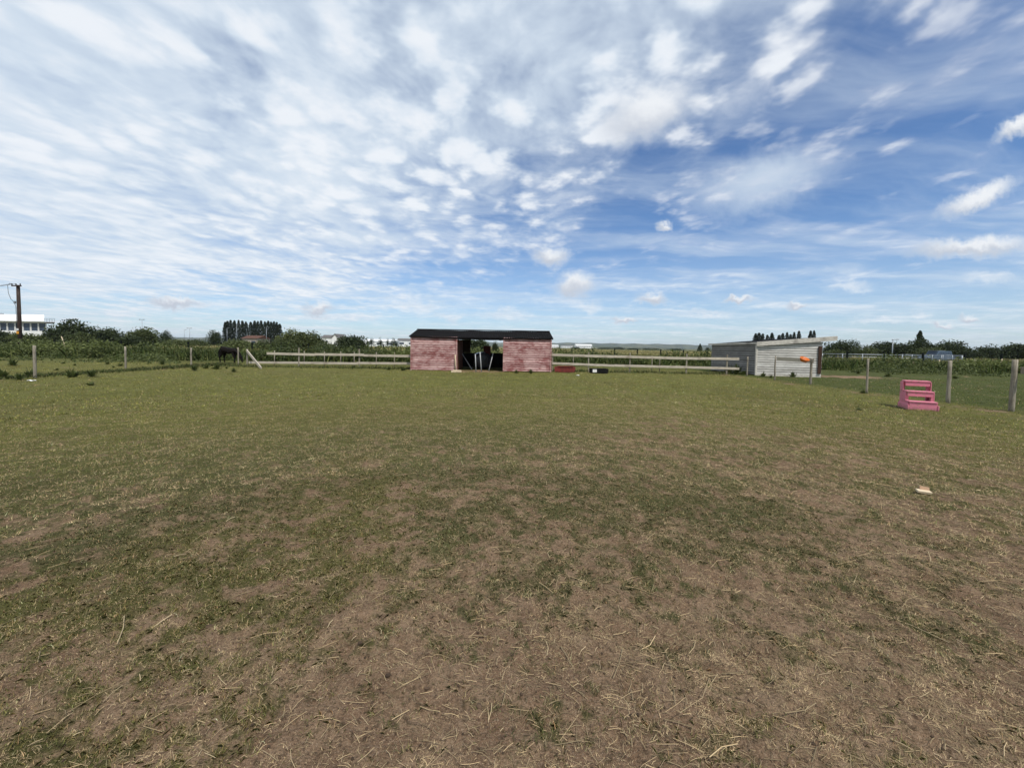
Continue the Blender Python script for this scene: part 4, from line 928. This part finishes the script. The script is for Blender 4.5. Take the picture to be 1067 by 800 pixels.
def steps():
    fr = G(961, 427.6); rz = R(-30)
    t = thing('mounting_steps', fr, 'pink painted wooden mounting steps with three treads and worn paint', 'mounting steps', rz=rz)
    W = .55; tr = .22; rise = .27; m = 'pinkstep'; B = .006
    H = [.25, .52, .80]
    for k in range(3):
        y0 = k * tr; h = H[k]
        MB().box((0, y0 + tr / 2 - .02, h - .018), (W + .03 - .02 * k, tr + .05, .036), bev=B).build('tread', m, t)
        MB().box((0, y0 - .016, h - .036 - .06), (W - .02 * k, .024, .118), bev=B).build('tread_front', m, t)
    # bottom box, wider at the left
    MB().box((0, -.018, .062), (W + .05, .026, .12), bev=B).build('base_board', m, t)
    for s in (-1, 1):
        x = s * (W / 2 - .02)
        sb = MB()
        for k in range(3):
            y0 = k * tr + .004; nb = k + 1
            for q in range(nb): hh = (H[k] - .04) / nb; sb.box((x + s * .034, y0 + tr / 2, hh * (q + .5)), (.022, tr - .004, hh - .006), bev=.004)
        sb.build('side_panel', m, t)
        MB().box((x + s * .05, .33, .075), (.026, .76, .15), bev=B).build('side_board', m, t)
        MB().box((x, 2.62 * tr, .40), (.06, .09, .72), bev=B).build('leg', m, t)
        MB().box((x, tr + .05, .26), (.06, .08, .42), bev=B).build('leg', m, t)
        MB().box((x, .05, .12), (.055, .08, .17), bev=B).build('leg', m, t)
steps()

# ------------------------------------------------------------------ horse
def skinned(name, V, E, Rd, mat, parent=None, sub=2, root=0):
    me = bpy.data.meshes.new(name); me.from_pydata(V, E, []); o = bpy.data.objects.new(name, me); COL.objects.link(o)
    md = o.modifiers.new('skin', 'SKIN'); md.use_smooth_shade = True
    if not me.skin_vertices: me.skin_vertices.new()
    for i, r in enumerate(Rd):
        r = r if isinstance(r, tuple) else (r, r); me.skin_vertices[0].data[i].radius = r
    me.skin_vertices[0].data[root].use_root = True
    o.modifiers.new('sub', 'SUBSURF').levels = sub; o.modifiers['sub'].render_levels = sub
    dg = bpy.context.evaluated_depsgraph_get(); dg.update(); nm = bpy.data.meshes.new_from_object(o.evaluated_get(dg)); nm.name = name
    o.modifiers.clear(); o.data = nm; nm.materials.clear(); nm.materials.append(M[mat]); nm.polygons.foreach_set('use_smooth', [True] * len(nm.polygons))
    if parent: o.parent = parent
    return o
def horse():
    p = G(239.5, 378.2); t = thing('horse', (p.x - .05, p.y, 0), 'black horse grazing with lowered head behind the left wire fence', 'horse', rz=-.12); s = .95
    V = []; E = []; Rd = []
    def chain(pts, frm=None):
        prev = frm
        for (x, y, z, r) in pts:
            V.append((x * s, y * s, z * s)); Rd.append(r * s if not isinstance(r, tuple) else (r[0] * s, r[1] * s)); i = len(V) - 1
            if prev is not None: E.append((prev, i))
            prev = i
        return prev
    chain([(-.56, 0, 1.06, .25), (-.25, 0, 1.02, .265), (.1, 0, 1.0, .28), (.42, 0, 1.03, .26), (.62, 0, 1.0, .20), (.82, 0, .80, .14), (.98, 0, .58, .105), (1.07, 0, .45, .10), (1.13, 0, .28, .075), (1.17, 0, .14, .06), (1.18, 0, .08, .045)])
    for sg in (-1, 1):
        fw = .06 * sg
        chain([(-.58, .13 * sg, .86, .17), (-.50, .15 * sg, .70, .115), (-.66 + fw, .14 * sg, .46, .062), (-.64 + fw, .14 * sg, .28, .042), (-.61 + fw, .14 * sg, .11, .045), (-.57 + fw, .14 * sg, .02, .055)], 0)
        chain([(.46, .13 * sg, .84, .14), (.46 - fw, .14 * sg, .64, .085), (.49 - fw * 2, .14 * sg, .40, .055), (.48 - fw * 2.4, .14 * sg, .22, .038), (.48 - fw * 2.4, .14 * sg, .10, .045), (.52 - fw * 2.4, .14 * sg, .02, .055)], 3)
        chain([(1.0, .07 * sg, .64, .035), (.99, .085 * sg, .74, .015)], 7)
    skinned('body', V, E, Rd, 'coat', t, 2, 1)
    V, E, Rd = [], [], []; chain([(-.76, 0, 1.16, .045), (-.86, 0, 1.0, .07), (-.88, 0, .7, .085), (-.86, 0, .42, .05), (-.85, 0, .3, .015)]); skinned('tail', V, E, Rd, 'hair', t, 1)
    V, E, Rd = [], [], []; chain([(.5, .0, 1.27, .03), (.72, 0, 1.1, .05), (.92, .02, .84, .05), (1.06, .02, .62, .04), (1.14, 0, .5, .02)]); skinned('mane', V, E, Rd, 'hair', t, 1)
    for sg in (-1, 1): MB().tube([(1.115 * s, .075 * sg * s, .40 * s), (1.12 * s, .092 * sg * s, .40 * s)], .016, 8).build('eye', 'wrap', t, True)
horse()

# ------------------------------------------------------------------ single weeds
def weed_mesh(seed, h, n, broad):
    rs = np.random.default_rng(seed); V = []; sh = []
    for i in range(n):
        a = rs.uniform(0, 6.28); L = h * rs.uniform(.5, 1.05); el = rs.uniform(.35, 1.45); d = np.array([math.cos(a) * math.cos(el), math.sin(a) * math.cos(el), math.sin(el)]); p = np.array([-math.sin(a), math.cos(a), 0]); w = L * broad * rs.uniform(.7, 1.2)
        b = np.array([rs.normal(0, .04), rs.normal(0, .04), 0]); tip = b + d * L; tip[2] -= L * .25 * math.cos(el); mid = b + d * L * .55
        V += [b, mid + p * w / 2, tip, mid - p * w / 2]; sh.append(float(np.clip(rs.normal(.4, .25), 0, 1)))
    return raw_mesh('leaves', np.array(V), 4, 'leaf_weed', {'shade': ('FLOAT', np.repeat(np.array(sh), 4))})
def weed(seed, h, n, broad, label):
    t = thing('weed_plant', (0, 0, 0), label, 'weed'); link('leaves', weed_mesh(seed, h, n, broad), t)
    b = MB(); rr = random.Random(seed)
    for i in range(3): a = rr.uniform(0, 6.28); b.tube([(0, 0, 0), (math.cos(a) * .05, math.sin(a) * .05, h * .5), (math.cos(a) * .09, math.sin(a) * .09, h * rr.uniform(.8, 1.15))], [.008, .006, .003], 5)
    b.build('stem', 'leaf_weed', t); return t
wp = [weed(401, .42, 46, .24, ''), weed(402, .5, 60, .16, ''), weed(403, .36, 40, .3, '')]
used = [False] * 3
gl = 'dark green weed clump among others on the grass left of the paddock'; GWL = 'weed clumps left of the paddock'
gr = 'dark green weed clump on the grass right of the pink steps'; GWR = 'weed clumps right of the white shed'
WL = [(1.5, 395, 1.5, 'large dark weed clump cut by the left picture edge'), (13.5, 381, 1.2, 'leafy weed clump left of the leftmost near post'), (75, 393.5, 1.3, 'spiky weed clump midway between the two leftmost posts'), (31, 392.5, 1.1, 'weed clump at the foot of the leftmost near post'),
      (20, 396, .7, None), (59, 386, .5, None), (59, 391, .45, None), (96, 392.5, .9, 'weed with a thin upright stem left of the second post'), (95, 401.5, .6, 'lone small weed on the mown paddock grass at left'), (44, 375.5, .5, None), (76, 376, .7, None), (85, 376, .5, None), (112, 379.5, .7, None), (105, 377, .5, None), (78, 381, .5, None),
      (126, 381.5, .8, 'weed at the left foot of the second near post'), (169, 380, .9, 'broad weed clump midway between second and third posts'), (154, 379.5, .45, None), (190, 382.5, .7, None), (203, 386.5, .9, 'dark weed clump at the foot of the third post'), (215, 384, 1.0, 'upright dark weed left of the horse'), (225.5, 384.5, 1.15, 'wide dark weed clump below the hind legs of the horse'), (243.5, 388, .6, 'low weed clump below the fourth post'), (236, 384, .5, None), (160, 377, .5, None), (180, 384.5, .45, None), (66, 379, .6, None), (118, 383, .4, None)]
WR = [(925, 392.5, 1.0, 'upright leafy weed on green grass behind the near fence'), (894, 389.5, .8, 'low weed clump right of the brown bare patch'), (995, 394.5, .9, 'leaning dark weed right of the middle near post'), (899.5, 409.8, .55, 'small weed at the foot of the thin near post'), (933, 387, .7, None), (968, 386.5, .7, None), (1020, 389, .6, None), (1003, 387.5, .6, None), (895, 427.5, .38, 'small dark weed tuft on the paddock left of the pink steps'),
      (795, 392.5, 1.0, 'weed clump against the left end of the white front wall'), (826, 393, .9, 'weed clump against the middle of the white front wall'), (803, 393.6, .6, None), (760, 389, 1.9, 'large dark weed clump at the end of the right rail fence'), (768, 390, 1.7, 'dark leafy weed clump against the grey shed wall'), (774, 390.5, 1.3, 'weed clump beside the post near the grey shed wall'),
      (538, 388.5, .7, 'weed tuft against the right pink panel near the doorway'), (553, 389, .7, 'weed tuft against the middle of the right pink panel'), (420, 386.5, 1.0, 'dark weed clump by the left corner of the pink shed'), (405, 385.5, .8, 'low weed clump on bare soil left of the pink shed')]
for lst, gg, dl in ((WL, GWL, gl), (WR, GWR, 'dark green weed clump beside taller weeds right of the white shed')):
    for i, (px, py, sc, lb) in enumerate(lst):
        k = i % 3; p = G(px, py); s = (sc * .85, sc * .85, sc * random.uniform(.9, 1.1) * .95)
        p.z = float(height(np.array([p.x]), np.array([p.y]))[0]) - .01
        if not used[k]: o = wp[k]; used[k] = True; o.location = p; o.scale = s; o['label'] = lb or dl; o['group'] = gg
        else: dup(wp[k], p, random.uniform(0, 6), s, lb or dl, gg)

# ------------------------------------------------------------------ sky, sun, haze
SUN_EL, SUN_AZ = R(57), R(28)       # azimuth: to the right of straight behind the camera
to_sun = Vector((math.sin(SUN_AZ) * math.cos(SUN_EL), -math.cos(SUN_AZ) * math.cos(SUN_EL), math.sin(SUN_EL)))
sl = bpy.data.lights.new('sun', 'SUN'); sl.energy = 3.9; sl.angle = R(.55); sl.color = (1, .945, .86)
so = bpy.data.objects.new('sun', sl); COL.objects.link(so); so.rotation_euler = to_sun.to_track_quat('Z', 'Y').to_euler(); so.location = to_sun * 60
def world():
    w = bpy.data.worlds.new('World'); S.world = w; w.use_nodes = True; nt = w.node_tree; k = NB(nt); bg = nt.nodes['Background']
    sky = k.n('ShaderNodeTexSky', sky_type='NISHITA'); sky.sun_disc = False; sky.sun_elevation = SUN_EL; sky.sun_rotation = math.atan2(to_sun.x, to_sun.y); sky.altitude = 50; sky.air_density = 1.0; sky.dust_density = .3; sky.ozone_density = 2.2
    d = k.n('ShaderNodeTexCoord').outputs['Generated']; sp = k.n('ShaderNodeSeparateXYZ'); k.set(sp.inputs[0], d); x, y, z = sp.outputs
    zc = k.m('ADD', k.m('MAXIMUM', z, 0.0), .07); cb = k.n('ShaderNodeCombineXYZ'); k.set(cb.inputs[0], k.m('DIVIDE', x, zc)); k.set(cb.inputs[1], k.m('DIVIDE', y, zc)); pl = cb.outputs[0]
    # --- high rippled layer
    warp = k.v('SCALE', k.v('SUBTRACT', k.noise(pl, 1.1, 3, .5, 0, 'Color'), (.5, .5, .5))); warp.node.inputs['Scale'].default_value = .55
    pw = k.v('ADD', pl, warp)
    a1 = k.noise(k.mapping(pw, rot=(0, 0, R(-14)), scale=(1.6, 1.0, 1)), 1.5, 4, .5)
    a2 = k.noise(k.mapping(pw, rot=(0, 0, R(-20)), scale=(1.25, 1.0, 1)), 7.0, 4, .55)
    a3 = k.noise(pl, .55, 3, .5)
    wp2 = k.v('SCALE', k.v('SUBTRACT', k.noise(pl, 3.4, 4, .6, 0, 'Color'), (.5, .5, .5))); wp2.node.inputs['Scale'].default_value = .36
    vo = k.n('ShaderNodeTexVoronoi', feature='SMOOTH_F1'); k.set(vo.inputs['Vector'], k.mapping(k.v('ADD', pl, wp2), rot=(0, 0, R(-24)), scale=(1.3, 1.0, 1))); vo.inputs['Scale'].default_value = 4.6; vo.inputs['Smoothness'].default_value = .35
    puff = k.m('ADD', k.m('MULTIPLY', k.m('SUBTRACT', k.step(vo.outputs['Distance'], .66, .10, 0, 1), .5), k.step(z, .08, .42, .25, 1.0)), .5)
    lay = k.m('ADD', k.m('ADD', k.m('MULTIPLY', a1, .46), k.m('ADD', k.m('MULTIPLY', a2, .24), k.m('MULTIPLY', puff, .18))), k.m('MULTIPLY', a3, .28))
    dp = k.n('ShaderNodeVectorMath', operation='DOT_PRODUCT'); k.set(dp.inputs[0], d); dp.inputs[1].default_value = (-.54, -.235, 1.0); side = k.m('ADD', dp.outputs['Value'], k.m('MULTIPLY', k.m('SUBTRACT', a3, .5), .35))
    covr = k.step(side, -.14, .42, .05, .385); covr = k.m('MULTIPLY', covr, k.step(z, .02, .20, .55, 1.0))
    dens = k.m('ADD', lay, k.m('SUBTRACT', covr, .22))
    high = k.step(dens, .39, .72, 0, .95)
    # --- thin streaks low down and veils on the right
    b1 = k.noise(k.mapping(pw, rot=(0, 0, R(18)), scale=(.5, 1.7, 1)), .8, 6, .6)
    thin = k.m('MULTIPLY', k.step(b1, .40, .74, 0, .78), k.step(z, 0.0, .5, 1.0, .7))
    veil = k.m('MULTIPLY', k.step(z, .0, .30, 1, 0), .34)
    # --- cumulus, each at its own bearing
    ys = k.m('MAXIMUM', y, .05); cb2 = k.n('ShaderNodeCombineXYZ'); k.set(cb2.inputs[0], k.m('DIVIDE', x, ys)); k.set(cb2.inputs[1], k.m('DIVIDE', z, ys)); ae = cb2.outputs[0]
    ns = k.v('SCALE', k.v('SUBTRACT', k.noise(ae, 22, 5, .62, 0, 'Color'), (.5, .5, .5))); ns.node.inputs['Scale'].default_value = .062
    ae2 = k.v('ADD', ae, ns)
    def group(lst, lo, hi):
        cur = None
        for (px, py, wx, hy, rot) in lst:
            q = ray(px, py); a_, e_ = q.x / q.y, q.z / q.y
            mp = k.mapping(ae2, (a_, e_, 0), (0, 0, R(rot)), (wx / 2 / 402, hy / 2 / 402, 1), 'TEXTURE'); ln = k.v('LENGTH', mp, out=1)
            cur = ln if cur is None else k.m('MINIMUM', cur, ln)
        return k.step(cur, hi, lo)
    LST = [(680, 311, 38, 15, 0), (691, 234, 18, 12, 0), (574, 267, 46, 26, 0), (598, 297, 56, 34, 8), (829, 319, 30, 10, 0), (1012, 258, 165, 25, 4), (1018, 207, 104, 24, 24), (1010, 331, 30, 9, 0), (650, 333, 28, 8, 0), (182, 315, 76, 15, -5), (332, 322, 42, 16, 0), (675, 118, 120, 62, 25), (985, 337, 26, 7, 0), (1060, 132, 60, 22, 25), (770, 313, 44, 9, 0)]
    crisp = group(LST, .25, 1.15); lit = group([(px + .10 * wx, py - .34 * hy, wx * .95, hy * .9, ro) for px, py, wx, hy, ro in LST], .3, 1.25)
    soft = group([(885, 299, 52, 14, 0), (1032, 289, 60, 14, 0), (525, 328, 66, 14, 0), (430, 318, 74, 16, 0), (335, 295, 36, 16, 0), (795, 188, 170, 62, 18), (960, 327, 20, 8, 0), (735, 326, 60, 8, 0), (372, 331, 60, 9, 0), (120, 326, 70, 10, 0), (610, 318, 40, 12, 0), (915, 333, 60, 7, 0), (470, 330, 40, 8, 0), (80, 300, 90, 12, 0), (370, 248, 90, 34, 0)], .15, 1.35)
    front = k.step(y, .05, .15)
    c1 = k.m('MULTIPLY', crisp, front); c2 = k.m('MULTIPLY', k.m('MULTIPLY', soft, .7), front)
    inv = None
    for f in (high, thin, veil, c1, c2):
        g = k.m('SUBTRACT', 1.0, f); inv = g if inv is None else k.m('MULTIPLY', inv, g)
    alpha = k.m('SUBTRACT', 1.0, inv, clamp=True)
    white = k.mix(k.step(k.m('ADD', k.m('ADD', k.m('MULTIPLY', a2, .35), k.m('MULTIPLY', puff, .22)), k.m('MULTIPLY', a1, .5)), .40, .68), CLOUD_LO, CLOUD_HI)
    white = k.mix(c1, white, k.mix(lit, CLOUD_BASE, CLOUD_CU))
    base = k.mix(1.0, sky.outputs[0], SKY_TINT, 'MULTIPLY')
    k.set(bg.inputs['Color'], k.mix(alpha, base, white)); bg.inputs['Strength'].default_value = .1
CLOUD_BASE = (5.6, 6.1, 7.0)
CLOUD_LO, CLOUD_HI, CLOUD_CU, SKY_TINT = (6.7, 7.7, 8.8), (8.9, 9.3, 9.8), (8.7, 9.0, 9.4), (.80, 1.02, 1.27)
world()
HAZE = 7e-5
def haze():
    b = MB(); b.box((0, 0, 60), (17000, 17000, 124)); m = bpy.data.materials.new('pale_air'); m.use_nodes = True; nt = m.node_tree; nt.nodes.remove(nt.nodes['Principled BSDF'])
    v = nt.nodes.new('ShaderNodeVolumePrincipled'); v.inputs['Color'].default_value = (.78, .87, 1, 1); v.inputs['Density'].default_value = HAZE; v.inputs['Anisotropy'].default_value = .2
    nt.links.new(v.outputs[0], nt.nodes['Material Output'].inputs['Volume']); o = b.build('haze', m); kind(o, 'stuff')
if HAZE: haze()

S.render.engine = 'CYCLES'
S.view_settings.view_transform = 'Standard'; S.view_settings.look = 'None'; S.view_settings.exposure = 0; S.view_settings.gamma = 1
S.render.resolution_x = 1024; S.render.resolution_y = 767
